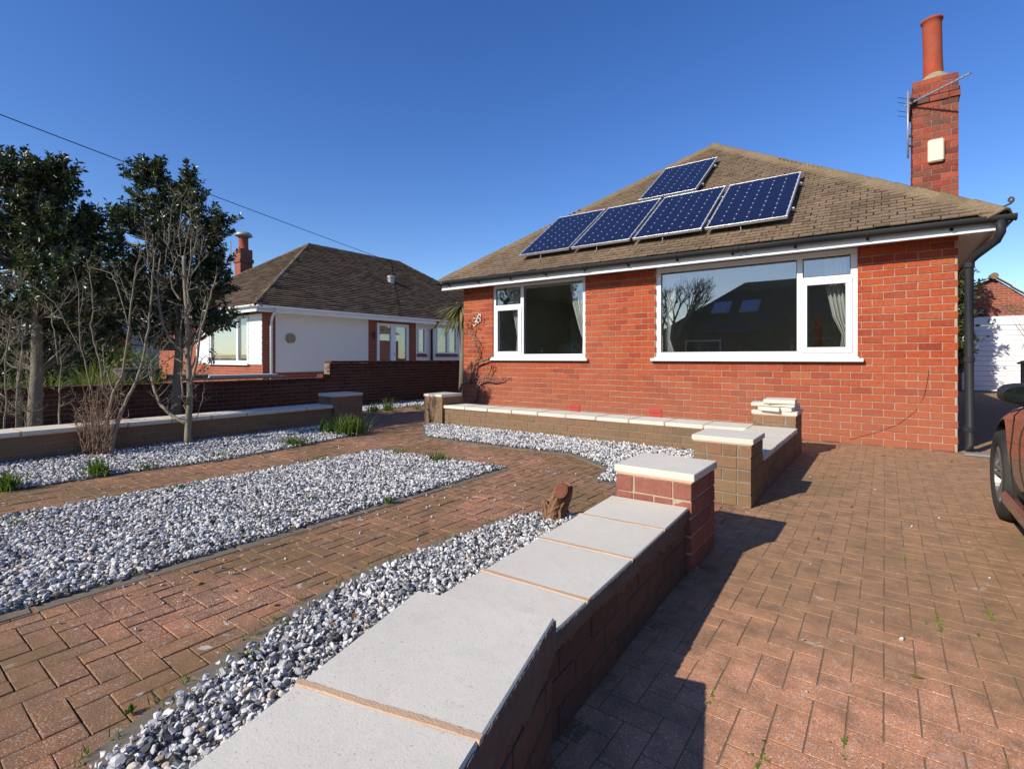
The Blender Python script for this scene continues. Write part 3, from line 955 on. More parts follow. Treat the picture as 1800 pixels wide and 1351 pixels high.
house = thing('brick_bungalow', 'red brick bungalow with a hipped brown tiled roof and white windows', 'house', (-4.1, 0, 0))
HX0, HX1, WT = -8.19, 0.0, 2.68
HD = 11.0
OPEN = [(-7.37, -5.19, 1.125, 9), (-3.85, -1.03, 1.125, 9)]
m = MB()
m.box(HX0 + .006, HX1 - .006, .008, .28, 0, 1.12)
for a, b in ((HX0 + .006, -7.376), (-5.184, -3.856), (-1.024, HX1 - .006)): m.box(a, b, .008, .28, 1.12, WT + .05)
fwall = m.build('front_wall', M_mortar, house)
CR = 2.68 / 27.5
pc = face_bricks((0, 0), 0.0, HX0, HX1, 0.0, 28, CR, 0.24, 0.1, openings=OPEN, joint=0.0105, zmax=WT + .03)
emit(fwall, pc, (0.229, 0.1, 0.087), M_brick, 'brick', 300, 0.004, 0.0026, stuff_name='far_bricks')
m = MB(); m.box(HX1 - .28, HX1, .29, HD, 0, WT + .05); m.box(HX0, HX0 + .28, .29, HD, 0, WT + .05); m.build('side_wall', M_bf_y, house)
m = MB(); m.box(HX0 + .282, HX1 - .282, HD - .28, HD - .002, 0, WT + .05); m.build('rear_wall', M_bf_x, house)
m = MB(); m.box(HX0 + .29, HX1 - .29, .29, HD - .29, 0.02, 0.12); m.box(HX0 + .29, HX1 - .29, .29, HD - .29, 2.70, 2.72); m.build('floor_and_ceiling', M_room, house)
# rooms behind the windows
for x0, x1 in ((-8.0 + .1, -4.6), (-4.5, -.3)):
    m = MB(); y0, y1, z0, z1 = .285, 4.2, .125, 2.695
    v = [(x0, y0, z0), (x1, y0, z0), (x1, y1, z0), (x0, y1, z0), (x0, y0, z1), (x1, y0, z1), (x1, y1, z1), (x0, y1, z1)]
    m.add(v, [(0, 1, 2, 3), (4, 7, 6, 5), (1, 5, 6, 2), (2, 6, 7, 3), (3, 7, 4, 0)])
    m.build('room_interior', M_room, house)
for xc, zc in ((-5.41, 0.225), (-3.855, 0.235)):
    for k in (-1, 1):
        m = MB(); m.box(xc - .112, xc + .112, -.008, .05, zc + k * .042 - .036, zc + k * .042 + .036, .004)
        for q in range(6): m.box(xc - .085 + q * .034 - .008, xc - .085 + q * .034 + .008, -.0095, -.004, zc + k * .042 - .022, zc + k * .042 + .022)
        m.build('air_brick', M_airbrick, house)


def ring(m, x0, x1, z0, z1, t, y0, y1, c=.004):
    m.box(x0, x1, y0, y1, z0, z0 + t, c); m.box(x0, x1, y0, y1, z1 - t, z1, c)
    m.box(x0, x0 + t, y0 + .0005, y1, z0 + t, z1 - t, 0); m.box(x1 - t, x1, y0 + .0005, y1, z0 + t, z1 - t, 0)


def window(parent, x0, x1, z0, z1, mx, col, tz, T=.065):
    """mx: mullion centre; col: 'L' or 'R', the side that carries top light and opening sash; tz: transom height."""
    m = MB(); ring(m, x0, x1, z0, z1, T, .03, .10)
    m.box(mx - .036, mx + .036, .0315, .10, z0 + T, z1 - T, 0)
    cx0, cx1 = (x0 + T, mx - .036) if col == 'L' else (mx + .036, x1 - T)
    bx0, bx1 = (mx + .036, x1 - T) if col == 'L' else (x0 + T, mx - .036)
    m.box(cx0, cx1, .033, .10, tz - .03, tz + .03, 0)
    wn = m.build('window', M_upvc, parent)
    m = MB(); ring(m, cx0 - .022, cx1 + .022, z0 + T - .022, tz - .008, .078, .012, .09, .006); m.build('sash', M_upvc, wn)
    for (a, b, c, d, yy) in ((bx0, bx1, z0 + T, z1 - T, .06), (cx0, cx1, tz + .03, z1 - T, .06), (cx0 + .056, cx1 - .056, z0 + T + .056, tz - .086, .05)):
        m = MB(); m.box(a, b, yy, yy + .006, c, d); m.build('pane', M_glass, wn)
        m = MB(); ring(m, a, b, c, d, .010, yy - .012, yy - .002, 0); m.build('gasket', M_rubber, wn)
    m = MB(); m.box(x0 - .07, x1 + .07, -.075, .05, z0 - .068, z0 - .02, .006); m.box(x0 - .02, x1 + .02, -.03, .05, z0 - .02, z0 - .001, .004); m.build('sill', M_upvc, wn)
    return wn


window(house, -7.37, -5.19, 1.185, 2.675, -6.635, 'L', 2.235, .062)
window(house, -3.85, -1.03, 1.185, 2.675, -1.722, 'R', 2.29, .08)


def curtain(label, prof, y=.24, folds=9):
    """prof: (z, x0, x1) from top to bottom."""
    n, mrows = 60, 40
    V, F = [], []
    zs = [p[0] for p in prof]
    for r in range(mrows + 1):
        z = zs[0] + (zs[-1] - zs[0]) * r / mrows
        x0 = float(np.interp(-z, [-q for q in zs], [p[1] for p in prof])); x1 = float(np.interp(-z, [-q for q in zs], [p[2] for p in prof]))
        amp = min(.05, .010 + .05 * .25 / max(.1, x1 - x0) * .5)
        for k in range(n + 1):
            t = k / n
            V.append((x0 + (x1 - x0) * t, y + amp * math.sin(t * folds * 2 * math.pi + .6 * math.sin(z * 3)) + .01 * math.sin(t * 23 + z * 2), z))
    for r in range(mrows):
        for k in range(n):
            a = r * (n + 1) + k; F.append((a, a + 1, a + n + 2, a + n + 1))
    m = MB(); m.add(V, F)
    o = m.build('curtain', M_curtain, smooth=True)
    md = o.modifiers.new('thick', 'SOLIDIFY'); md.thickness = .003
    return tag(o, label, 'curtain', 'cream curtains inside the front windows')


curtain('thin cream curtain gathered at the left end of the large window', [(2.66, -3.77, -3.50), (2.1, -3.77, -3.60), (1.66, -3.76, -3.66), (1.5, -3.77, -3.68), (1.2, -3.77, -3.58)], folds=6)
curtain('cream curtain tied back behind the opening sash of the large window', [(2.66, -1.46, -1.10), (2.2, -1.42, -1.10), (1.75, -1.33, -1.10), (1.5, -1.22, -1.10), (1.2, -1.26, -1.10)], folds=6)
curtain('cream curtain drawn to the right side of the left window', [(2.66, -5.66, -5.22), (2.2, -5.58, -5.22), (1.75, -5.44, -5.22), (1.5, -5.34, -5.22), (1.2, -5.38, -5.22)], folds=7)
curtain('cream curtain looped up behind the small sash of the left window', [(2.66, -7.22, -6.70), (2.25, -7.05, -6.70), (1.9, -6.95, -6.72), (1.6, -6.88, -6.74), (1.2, -6.92, -6.74)], folds=8)
m = MB(); m.box(-1.60, -1.49, .56, .58, 1.24, 1.82, .004)  # stands in for sunlit brick seen through a rear window
tag(m.build('sunlit_brick_board', M_terra), 'orange brown board standing in for sunlit brick seen through the room', 'board')
m = MB(); m.tube([(-6.95 + .05 * math.cos(k * .9) + .02 * k, .2, 1.30 + .05 * math.sin(k * 1.7) + .02 * k) for k in range(9)], .012, 6)
m.tube([(-6.98, .2, 1.36), (-6.9, .2, 1.45), (-6.83, .21, 1.40), (-6.80, .2, 1.48)], .012, 6); m.tube([(-6.9, .2, 1.2), (-6.9, .2, 1.4)], .008, 6)
tag(m.build('wire_ornament', M_dark), 'small black twisted ornament on the sill behind the left sash', 'ornament')

# eaves
m = MB(); m.box(HX0 - .33, HX1 + .33, -.335, -.31, 2.635, 2.825, .003); m.box(HX0 - .33, HX1 + .33, -.345, -.33, 2.635, 2.662, .002); m.build('fascia', M_fascia, house)
m = MB(); m.box(HX1 + .31, HX1 + .335, -.309, HD, 2.635, 2.825, .003); m.box(HX0 - .335, HX0 - .31, -.309, HD, 2.635, 2.825, .003); m.build('side_fascia', M_fascia, house)
for k in range(24):
    x0 = HX0 - .309 + k * (8.808 / 24)
    m = MB(); m.box(x0 + .002, x0 + 8.808 / 24 - .002, -.309, .027, 2.684, 2.695); m.build('soffit_board', M_fascia, house)
for a_, b_ in ((HX1 + .005, HX1 + .309), (HX0 - .309, HX0 - .005)):
    m = MB(); m.box(a_, b_, .03, HD, 2.684, 2.695); m.build('side_soffit', M_fascia, house)


def gutter_mesh(m, a, b, r=.058):
    a = Vector(a); b = Vector(b); d = (b - a).normalized(); s = d.cross(Vector((0, 0, 1)))
    pr = [(math.cos(math.pi * k / 10) * r, -math.sin(math.pi * k / 10) * r) for k in range(11)]
    pr = [(r, .012)] + pr + [(-r, .012)] + [(x * .9, y * .9 + .004) for x, y in pr[::-1]]
    N = len(m.v); n = len(pr)
    for p in (a, b):
        for x, z in pr: m.v.append(tuple(p + s * x + Vector((0, 0, z)))); m.r.append(0)
    for k in range(n): q = (k + 1) % n; m.f.append((N + k, N + q, N + n + q, N + n + k))
    m.f.append(tuple(range(N, N + n))[::-1]); m.f.append(tuple(range(N + n, N + 2 * n)))


m = MB(); gutter_mesh(m, (HX0 - .42, -.405, 2.80), (HX1 + .46, -.405, 2.772)); gut = smooth_by_angle(m.build('gutter', M_gutter, house))
m = MB(); gutter_mesh(m, (HX1 + .405, -.34, 2.772), (HX1 + .405, HD, 2.79)); smooth_by_angle(m.build('side_gutter', M_gutter, house))
for k in range(11):
    x = HX0 - .1 + k * .82; z = 2.80 - .028 * (x - HX0 + .42) / 9.1
    m = MB(); gutter_mesh(m, (x - .018, -.405, z), (x + .018, -.405, z), .066); m.box(x - .016, x + .016, -.345, -.328, z - .09, z - .01, .002); m.build('bracket', M_gutter, gut)
for x in (-5.0, -2.42):
    z = 2.80 - .028 * (x - HX0 + .42) / 9.1
    for q in (-.05, .05):
        m = MB(); gutter_mesh(m, (x + q - .025, -.405, z), (x + q + .025, -.405, z), .068); m.build('union_joint', M_gutter, gut)
m = MB()
m.tube([(.33, -.405, 2.74), (.33, -.405, 2.60), (.30, -.36, 2.52), (.15, -.12, 2.40), (.10, -.06, 2.34), (.095, -.05, 2.25), (.095, -.05, 0.12), (.095, -.10, 0.05)], [.045] * 8, 14)
dp = m.build('downpipe', M_gutter, house, smooth=True)
for z in (2.3, 1.15, .3):
    m = MB(); m.lathe([(.046, -.03), (.054, -.03), (.054, .03), (.046, .03)], 14, Matrix.Translation((.095, -.05, z))); m.box(.05, .14, -.06, .02, z - .012, z + .012, .002); m.build('pipe_clip', M_gutter, dp)
m = MB(); m.box(.03, .36, -.24, -.02, .002, .03, .008); m.build('drain_gully', M_slabp, house)
# slack cable on the brickwork by the corner
m = MB()
m.tube([Vector((x, -.012, z)) for x, z in ((-.28, 1.02), (-.30, .86), (-.33, .68), (-.42, .48), (-.60, .30), (-.85, .17), (-1.12, .06))], .0018, 5)
m.build('wall_cable', M_grit, house)

# ---------------------------------------------------------------- roof
EY, EZ = -.38, 2.83
AP = Vector((-4.095, 4.57, 6.36))
EX0, EX1 = HX0 - .38, HX1 + .38
ED = HD + .38
RB = Vector((AP.x, ED - 4.95, AP.z))
cA, cB, cC, cD = Vector((EX0, EY, EZ)), Vector((EX1, EY, EZ)), Vector((EX1, ED, EZ)), Vector((EX0, ED, EZ))
m = MB()
m.add([tuple(p - Vector((0, 0, .012))) for p in (cA, cB, cC, cD, AP, RB)], [(0, 1, 4), (1, 2, 5, 4), (2, 3, 5), (3, 0, 4, 5), (0, 3, 2, 1)])
roof = m.build('roof', M_under, house)
TILE = ([(-.5, -.5, .012), (.5, -.5, .012), (.5, -.5, .027), (-.5, -.5, .027), (-.5, .5, -.004), (.5, .5, -.004), (.5, .5, .006), (-.5, .5, .006)],
        [(0, 1, 2, 3), (3, 2, 6, 7), (1, 5, 6, 2), (4, 0, 3, 7), (0, 4, 5, 1), (4, 7, 6, 5)])


def tile_field(a, b, c, poly3, gauge=.1, tw=.166, vis=True, tlen=.135):
    """a->b is the eave, c a point up the slope; poly3 the outline."""
    U = (b - a).normalized(); N = U.cross(c - a).normalized(); Sd = N.cross(U)
    pl = [((p - a).dot(U), (p - a).dot(Sd)) for p in poly3]
    umax = max(p[0] for p in pl); umin = min(p[0] for p in pl); smax = max(p[1] for p in pl)
    R = Matrix((U, Sd, N)).transposed()
    out = []
    for k in range(int(smax / gauge) + 1):
        s = k * gauge + tlen * .5 - .03
        u = umin + (tw / 2 if k % 2 else 0)
        while u < umax:
            if inside(pl, u, min(max(s, .02), smax - .01)):
                jx = random.gauss(0, .003); js = random.gauss(0, .004)
                Rj = R @ Matrix.Rotation(random.gauss(0, .007), 3, 'Z')
                out.append((tuple(a + U * (u + jx) + Sd * (s + js) + N * random.uniform(0, .003)), Rj, (tw - .009, tlen, 1.0), vis))
            u += tw
    return out


pc = tile_field(cA, cB, AP, [cA, cB, AP], vis=True) + tile_field(cB, cC, AP, [cB, cC, RB, AP], vis=False) + tile_field(cD, cA, AP, [cD, cA, AP, RB], vis=False)
emit(roof, pc, (1.0, 1.0, 1.0), M_tile, 'tile', 300, tpl=TILE, stuff_name='far_tiles')


def hip_tiles(parent, a, b, mat, n1, n2, seg=.40, wd=.15, name='hip_tile', indiv=True):
    d = (b - a); L = d.length; d.normalize()
    up = (n1 + n2).normalized(); sx = d.cross(up).normalized(); up = sx.cross(d)
    n = int(L / seg)
    # each side leaf follows its own slope
    t1 = n1.cross(d).normalized(); t2 = n2.cross(d).normalized()
    if t1.x * n1.x + t1.y * n1.y < 0: t1 = -t1
    if t2.x * n2.x + t2.y * n2.y < 0: t2 = -t2
    for k in range(n):
        p = a + d * (L * k / n) + up * .014; q = a + d * (L * (k + 1) / n + .03) + up * (.028 + random.uniform(-.003, .004))
        m = MB(); ring_ = []
        V = []
        for e, lift in ((q, 0), (p, .0)):
            for off, dz in ((t2 * wd * 1.0, -.004), (t2 * wd * .55, .012), (t2 * wd * .14, .038), (t1 * wd * .14, .038), (t1 * wd * .55, .012), (t1 * wd, -.004)):
                V.append(tuple(e + off + up * (dz + lift)))
            for off, dz in ((t1 * wd, -.022), (t1 * wd * .1, .01), (t2 * wd * .1, .01), (t2 * wd, -.022)):
                V.append(tuple(e + off + up * (dz + lift)))
        nn = 10
        F = [(i, (i + 1) % nn, nn + (i + 1) % nn, nn + i) for i in range(nn)] + [tuple(range(nn))[::-1], tuple(range(nn, 2 * nn))]
        m.add(V, F, random.random())
        m.build(name, mat, parent)


nF = Vector((0, -.5, .7)).normalized(); nF = (cB - cA).cross(AP - cA).normalized()
nR = (cC - cB).cross(AP - cB).normalized(); nL = (cA - cD).cross(AP - cD).normalized()
hip_tiles(roof, cB, AP, M_hip, nF, nR, wd=.20)
hip_tiles(roof, cA, AP, M_hip, nL, nF, wd=.20)
hip_tiles(roof, AP, RB, M_hip, nR, nL, name='ridge_tile')
# scrolled hip iron
m = MB()
c0 = Vector((EX1 + .03, EY - .02, EZ + .02)); dh = Vector((.7, -.7, 0)).normalized()
pts = [c0 - dh * .3 + Vector((0, 0, .10)), c0 - dh * .1 + Vector((0, 0, .04)), c0 + Vector((0, 0, .06))]
for k in range(11):
    a = -1.2 + k * .62; r = .036 * (1 - k * .055)
    pts.append(c0 + dh * (.0 + r * math.cos(a) * .9) + Vector((0, 0, .10 + r * math.sin(a))))
m.tube(pts, .011, 6); m.build('hip_iron', M_iron, roof, smooth=True)

# ---------------------------------------------------------------- solar panels
SL = .7058
sc_, ss_ = 1 / math.hypot(1, SL), SL / math.hypot(1, SL)
SU, SV, SN = Vector((1, 0, 0)), Vector((0, sc_, ss_)), Vector((0, -ss_, sc_))
RP = Matrix((SU, SV, SN)).transposed().to_4x4()


def solar(label, x0, y0, wdt=1.15, ln=1.91):
    p0 = Vector((x0, y0, 2.85 + .7058 * (y0 + .4))) + SN * .13
    t = thing('solar_panel', label, 'solar panel', p0 - SN * .12, 'solar panels on the bungalow roof')
    T = Matrix.Translation(p0) @ RP
    L = lambda u, v, n: tuple(T @ Vector((u, v, n)))

    def lb(m, u0, u1, v0, v1, n0, n1, c=.001):
        m.xbox(T @ Matrix.Translation(((u0 + u1) / 2, (v0 + v1) / 2, (n0 + n1) / 2)), u1 - u0, v1 - v0, n1 - n0, c)
    m = MB()
    for b in ((0, wdt, 0, .014), (0, wdt, ln - .014, ln), (0, .012, .014, ln - .014), (wdt - .012, wdt, .014, ln - .014)): lb(m, *b, -.04, .004)
    m.build('frame', M_alu, t)
    m = MB(); lb(m, .0145, wdt - .0145, .0145, ln - .0145, -.02, -.001); m.build('backsheet', M_sheet, t)
    cu, cv = (wdt - .05) / 6, (ln - .06) / 10
    a, b = cu / 2 - .0012, cv / 2 - .0012; ch = .016
    pts = [(-a + ch, -b), (a - ch, -b), (a, -b + ch), (a, b - ch), (a - ch, b), (-a + ch, b), (-a, b - ch), (-a, -b + ch)]
    vs = [(x, y, .0) for x, y in pts] + [(x, y, .0015) for x, y in pts]
    fs = [tuple(range(8))[::-1], tuple(range(8, 16))] + [(i, (i + 1) % 8, 8 + (i + 1) % 8, 8 + i) for i in range(8)]
    me = piece_mesh('cell_%.3f_%.3f' % (wdt, ln), vs, fs, M_cell)
    for i in range(6):
        for j in range(10):
            o = bpy.data.objects.new('cell', me)
            o.matrix_basis = T @ Matrix.Translation((.025 + cu * (i + .5), .03 + cv * (j + .5), .0))
            link(o, t)
    for v in (.42, ln - .42):
        m = MB(); lb(m, -.02, wdt + .045, v - .02, v + .02, -.085, -.042); m.build('mounting_rail', M_alu, t)
        m = MB(); lb(m, wdt - .1, wdt - .06, v - .14, v - .02, -.128, -.086); m.build('roof_hook', M_steel, t)
    m = MB()
    q = [Vector(L(wdt * .45, -.01, -.06)), Vector(L(wdt * .45 + .01, -.06, -.09)), Vector(L(wdt * .44, -.10, -.105)), Vector(L(wdt * .44 - .02, -.15, -.11))]
    m.tube(q, .006, 5); m.build('loose_cable', M_steel, t)


solar('lower row solar panel nearest the left hip of the roof', -6.63, -.03)
solar('second solar panel from the left in the lower row', -5.43, -.03)
solar('third solar panel from the left in the lower row', -4.22, -.03)
solar('solar panel at the right end of the lower row', -3.01, -.04)
solar('single solar panel mounted above the row, near the roof peak', -4.81, 1.66, 1.16, 1.94)

# ---------------------------------------------------------------- chimney
CX0, CX1, CY0, CY1 = -.372, .196, 2.2, 2.86
m = MB(); m.box(CX0 + .006, CX1 - .006, CY0 + .006, CY1 - .006, 0, 5.655); ch = m.build('chimney', M_chimmortar, house)
pc = []
nc = 58
cs = 5.66 / nc
for k0, k1, ex in ((30, 54, 0), (54, 56, .025), (56, 58, 0.0)):
    pc += block_bricks((CX0 - ex, CY0 - ex), 0.0, CX1 - CX0 + 2 * ex, CY1 - CY0 + 2 * ex, k0 * cs, k1 - k0, cs, .24, (1, 0, 0, 1), off=k0)
emit(ch, pc, (0.225, 0.1, 0.087), M_chimbrick, 'brick', 250, 0.004, 0.003, stuff_name='hidden_bricks', tilt=.004)
cc = Vector(((CX0 + CX1) / 2 + .02, (CY0 + CY1) / 2, 5.66))
m = MB(); m.lathe([(.36, .0), (.30, .05), (.20, .13), (.14, .17), (.10, .18)], 20, Matrix.Translation(cc) @ Matrix.Diagonal((.78, .9, 1, 1))); m.build('flaunching', M_flaunch, ch, smooth=True)
m = MB()
Tp = Matrix.Translation(cc + Vector((-.02, 0, .08))) @ Matrix.Rotation(-.02, 4, 'Y')
m.lathe([(.140, 0), (.132, .12), (.126, .4), (.128, .88), (.130, .965), (.148, .975), (.150, 1.005), (.132, 1.01), (.112, 1.0), (.10, .7)], 28, Tp, cap=False); m.build('chimney_pot', M_pot, ch, smooth=True)

m = MB(); m.box(-.180, .022, CY0 - .075, CY0 - .002, 4.285, 4.645, .022)
o = m.build('alarm_box', M_cream); tag(o, 'cream alarm box fixed to the front of the brick chimney', 'alarm box')

t = thing('tv_aerial', 'metal television aerial with a long boom strapped to the chimney', 'aerial', (-.45, 2.16, 4.0))
m = MB(); m.tube([(-.43, 2.13, 4.42), (-.43, 2.13, 5.50)], .014, 8); m.build('mast', M_steel, t, smooth=True)
b0, b1 = Vector((-.47, 2.20, 5.30)), Vector((.275, 1.56, 5.31))
bd = (b1 - b0).normalized(); bs = bd.cross(Vector((0, 0, 1))).normalized()
m = MB(); m.bar(b0, b1, .022, .022); m.build('boom', M_alu, t)
m = MB()
for k in range(15):
    p = b0 + (b1 - b0) * (k / 14); L = .075 - .002 * k
    m.tube([p - bs * L, p + bs * L], .0035, 5)
m.build('elements', M_steel, t)
m = MB()
for dz in (-.16, -.08, .06, .14):
    p = b0 - bd * .02 + Vector((0, 0, dz)); m.tube([p - bs * .12, p + bs * .12], .004, 5)
p = b0 + bd * .14; m.bar(p - bs * .06 + Vector((0, 0, .03)), p + bs * .06 + Vector((0, 0, .03)), .03, .05); m.build('reflector', M_blackm, t)
m = MB(); m.bar((-.43, 2.13, 4.62), (-.37, 2.2, 4.62), .02, .03); m.bar((-.43, 2.13, 4.78), (-.37, 2.2, 4.78), .02, .03); m.build('wall_bracket', M_iron, t)

# house number
def digit(name, strokes, o, s):
    m = MB()
    for st in strokes: m.tube([(o[0] + (x + .18 * z) * s, -.022, o[1] + z * s) for x, z in st], .0125, 6)
    m.build(name, M_white, house)


arc = lambda cx, cz, rx, rz, a0, a1, n=14: [(cx + rx * math.cos(math.radians(a0 + (a1 - a0) * k / n)), cz + rz * math.sin(math.radians(a0 + (a1 - a0) * k / n))) for k in range(n + 1)]
digit('house_number', [arc(.28, .74, .24, .24, 150, -80), arc(.26, .26, .28, .26, 85, -150)], (-7.905, 1.865), .17)
digit('house_number', [arc(.28, .75, .21, .22, 0, 360), arc(.28, .27, .27, .27, 0, 360)], (-7.795, 1.925), .18)

# ---------------------------------------------------------------- neighbouring bungalow with pebbledash side
nb = thing('white_bungalow', 'neighbouring bungalow with cream pebbledash side, red brick corners and brown roof', 'house', (-20.8, 0, 0))
NX1, NX0, ND = -16.6, -25.0, 13.4
NW = 2.66
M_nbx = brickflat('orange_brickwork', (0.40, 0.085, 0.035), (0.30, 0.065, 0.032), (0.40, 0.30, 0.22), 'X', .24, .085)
M_nby = brickflat('shade_toned_brickwork', (0.33, 0.07, 0.035), (0.24, 0.055, 0.03), (0.34, 0.26, 0.2), 'Y', .24, .085)  # darker copy of the front brick, side wall's shade put into the colour
m = MB()
m.box(NX0, -20.32, -.1, .18, 0, NW); m.box(-17.48, NX1 - .004, -.1, .18, 0, NW); m.box(-20.32, -17.48, -.1, .18, 0, .95); m.build('front_wall', M_nbx, nb)
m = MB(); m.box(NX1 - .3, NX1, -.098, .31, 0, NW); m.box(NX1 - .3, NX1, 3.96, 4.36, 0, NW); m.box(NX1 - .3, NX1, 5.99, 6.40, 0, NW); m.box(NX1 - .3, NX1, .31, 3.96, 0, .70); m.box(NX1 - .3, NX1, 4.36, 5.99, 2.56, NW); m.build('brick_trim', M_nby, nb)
m = MB(); m.box(NX1 - .3, NX1 + .012, .312, 3.958, .702, NW - .002); m.build('pebbledash_wall', M_dash, nb)
m = MB()
for a, b, z0, z1 in ((6.402, 6.48, .0, NW), (6.96, 7.58, 0, NW), (8.92, ND, 0, NW), (6.48, 6.96, 0, 1.30), (6.48, 6.96, 2.47, NW), (7.58, 8.92, 0, 1.30), (7.58, 8.92, 2.58, NW)): m.box(NX1 - .3, NX1 + .012, a, b, z0, z1)
m.build('pebbledash_wall', M_dash, nb)
m = MB(); m.box(NX0, NX0 + .3, .19, ND, 0, NW); m.box(NX0 + .3, NX1 - .3, ND - .3, ND, 0, NW); m.build('rear_wall', M_dash, nb)
m = MB(); m.box(NX0 + .31, NX1 - .31, .9, 1.0, 0, NW); m.box(NX1 - 1.2, NX1 - 1.1, 1.1, ND - .4, 0, NW); m.build('inner_wall', M_room, nb)
# white boarding each side of the front window
for x0, x1 in ((-21.4, -20.34), (-17.46, NX1 - .02)):
    for k in range(9):
        z = .96 + k * .18
        m = MB(); M_ = Matrix.Translation(((x0 + x1) / 2, -.117, z + .09)) @ Matrix.Rotation(.06, 4, 'X')
        m.xbox(M_, x1 - x0, .02, .176, .003); m.build('cladding_board', M_upvc, nb)
m = MB(); ring(m, -20.30, -17.50, 1.0, 2.58, .09, -.12, -.02); m.box(-18.32, -18.2, -.1185, -.02, 1.09, 2.49, 0); nw = m.build('window', M_upvc, nb)
for a, b in ((-20.21, -18.32), (-18.2, -17.59)):
    m = MB(); m.box(a, b, -.07, -.064, 1.09, 2.49); m.build('pane', M_glass, nw)
m = MB(); m.box(-20.36, -17.44, -.19, -.1, .93, .995, .005); m.build('sill', M_upvc, nw)
for k in range(30):
    m = MB(); M_ = Matrix.Translation((-18.9, -.01, 2.46 - k * .04)) @ Matrix.Rotation(1.2, 4, 'X'); m.xbox(M_, 2.55, .045, .003, .0005); m.build('blind_slat', M_fascia, nw)
m = MB(); m.box(-20.2, -19.9, .1, .3, 1.0, 1.2, .01); m.box(-19.3, -18.9, .1, .3, 1.0, 1.24, .01); m.box(-18.8, -18.45, .1, .14, 1.0, 1.22, .005); m.build('windowsill_clutter', M_greybox, nw)


def ywin(parent, y0, y1, z0, z1, bars=(), t=.07, door=False, name='window'):
    xa, xb = NX1 - .06, NX1 + .03
    m = MB(); m.box(xa, xb, y0, y1, z0, z0 + t, .004); m.box(xa, xb, y0, y1, z1 - t, z1, .004); m.box(xa, xb - .001, y0, y0 + t, z0 + t, z1 - t); m.box(xa, xb - .001, y1 - t, y1, z0 + t, z1 - t)
    for b, w_ in bars: m.box(xa, xb - .002, b - w_ / 2, b + w_ / 2, z0 + t, z1 - t)
    wn = m.build(name, M_upvc, parent)
    e = [y0 + t] + [x for b, w_ in bars for x in (b - w_ / 2, b + w_ / 2)] + [y1 - t]
    for a, b in zip(e[::2], e[1::2]):
        m = MB(); m.box(xa + .03, xa + .036, a, b, z0 + t, z1 - t); m.build('pane', M_glass, wn)
    return wn


d = ywin(nb, 4.37, 5.98, .10, 2.54, ((5.175, .24),), .11, name='french_door')
m = MB(); m.box(NX1 + .03, NX1 + .06, 5.20, 5.22, 1.25, 1.4, .004); m.build('handle', M_alu, d)
ywin(nb, 6.49, 6.95, 1.36, 2.46)
ywin(nb, 7.59, 8.91, 1.36, 2.57, ((8.32, .14),))
for a, b in ((6.44, 7.0), (7.54, 8.96)):
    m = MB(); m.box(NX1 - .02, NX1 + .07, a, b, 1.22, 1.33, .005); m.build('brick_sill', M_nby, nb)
m = MB(); m.lathe([(.01, 0), (.04, .02), (.055, .2), (.03, .27), (.01, .3)], 10, Matrix.Translation((NX1 + .09, 4.17, 1.88))); m.bar((NX1, 4.17, 2.12), (NX1 + .09, 4.17, 2.16), .02, .02); m.build('wall_lamp', M_blackm, nb)
m = MB()
pts = [(.12, .0), (.30, .02), (.36, .10), (.36, .22), (.30, .30), (.12, .32), (.03, .24), (.03, .08)]
V = [(NX1 + .013, .62 + y, 1.66 + z) for y, z in pts] + [(NX1 + .045, .62 + y, 1.66 + z) for y, z in pts]
m.add(V, [tuple(range(8))[::-1], tuple(range(8, 16))] + [(i, (i + 1) % 8, 8 + (i + 1) % 8, 8 + i) for i in range(8)])
m.build('house_plaque', plain('plaque_stone', (0.42, 0.33, 0.20), 0.9, 0.1, 0.35, 25, 0.4), nb)
# eaves
EO = .42
m = MB(); m.box(NX0 - EO, NX1 + EO, -.1 - EO, -.1 - EO + .025, 2.60, 2.80, .003); m.box(NX1 + EO - .025, NX1 + EO, -.1 - EO + .026, ND, 2.60, 2.80, .003); m.build('fascia', M_upvc, nb)
m = MB(); m.box(NX0 - EO, NX1 + EO, -.1 - EO + .03, -.1, 2.665, 2.68); m.box(NX1 + .0, NX1 + EO - .03, -.09, ND, 2.665, 2.68); m.build('soffit', M_upvc, nb)
m = MB(); gutter_mesh(m, (NX0 - EO, -.1 - EO - .065, 2.79), (NX1 + EO + .1, -.1 - EO - .065, 2.79), .06); gutter_mesh(m, (NX1 + EO + .065, -.1 - EO - .0, 2.79), (NX1 + EO + .065, ND, 2.79), .06); smooth_by_angle(m.build('gutter', M_upvc, nb))
m = MB(); m.tube([(NX1 + EO + .06, .02, 2.74), (NX1 + EO + .06, .02, 2.58), (NX1 + .30, .05, 2.48), (NX1 + .10, .12, 2.34), (NX1 + .08, .13, 2.25), (NX1 + .08, .13, .05)], .042, 10); m.build('downpipe', M_upvc, nb, smooth=True)
m = MB(); m.tube([(NX1 + EO + .06, 7.25, 2.74), (NX1 + .3, 7.25, 2.5), (NX1 + .08, 7.25, 2.4), (NX1 + .08, 7.25, .05)], .05, 10); m.build('downpipe', M_blackm, nb, smooth=True)
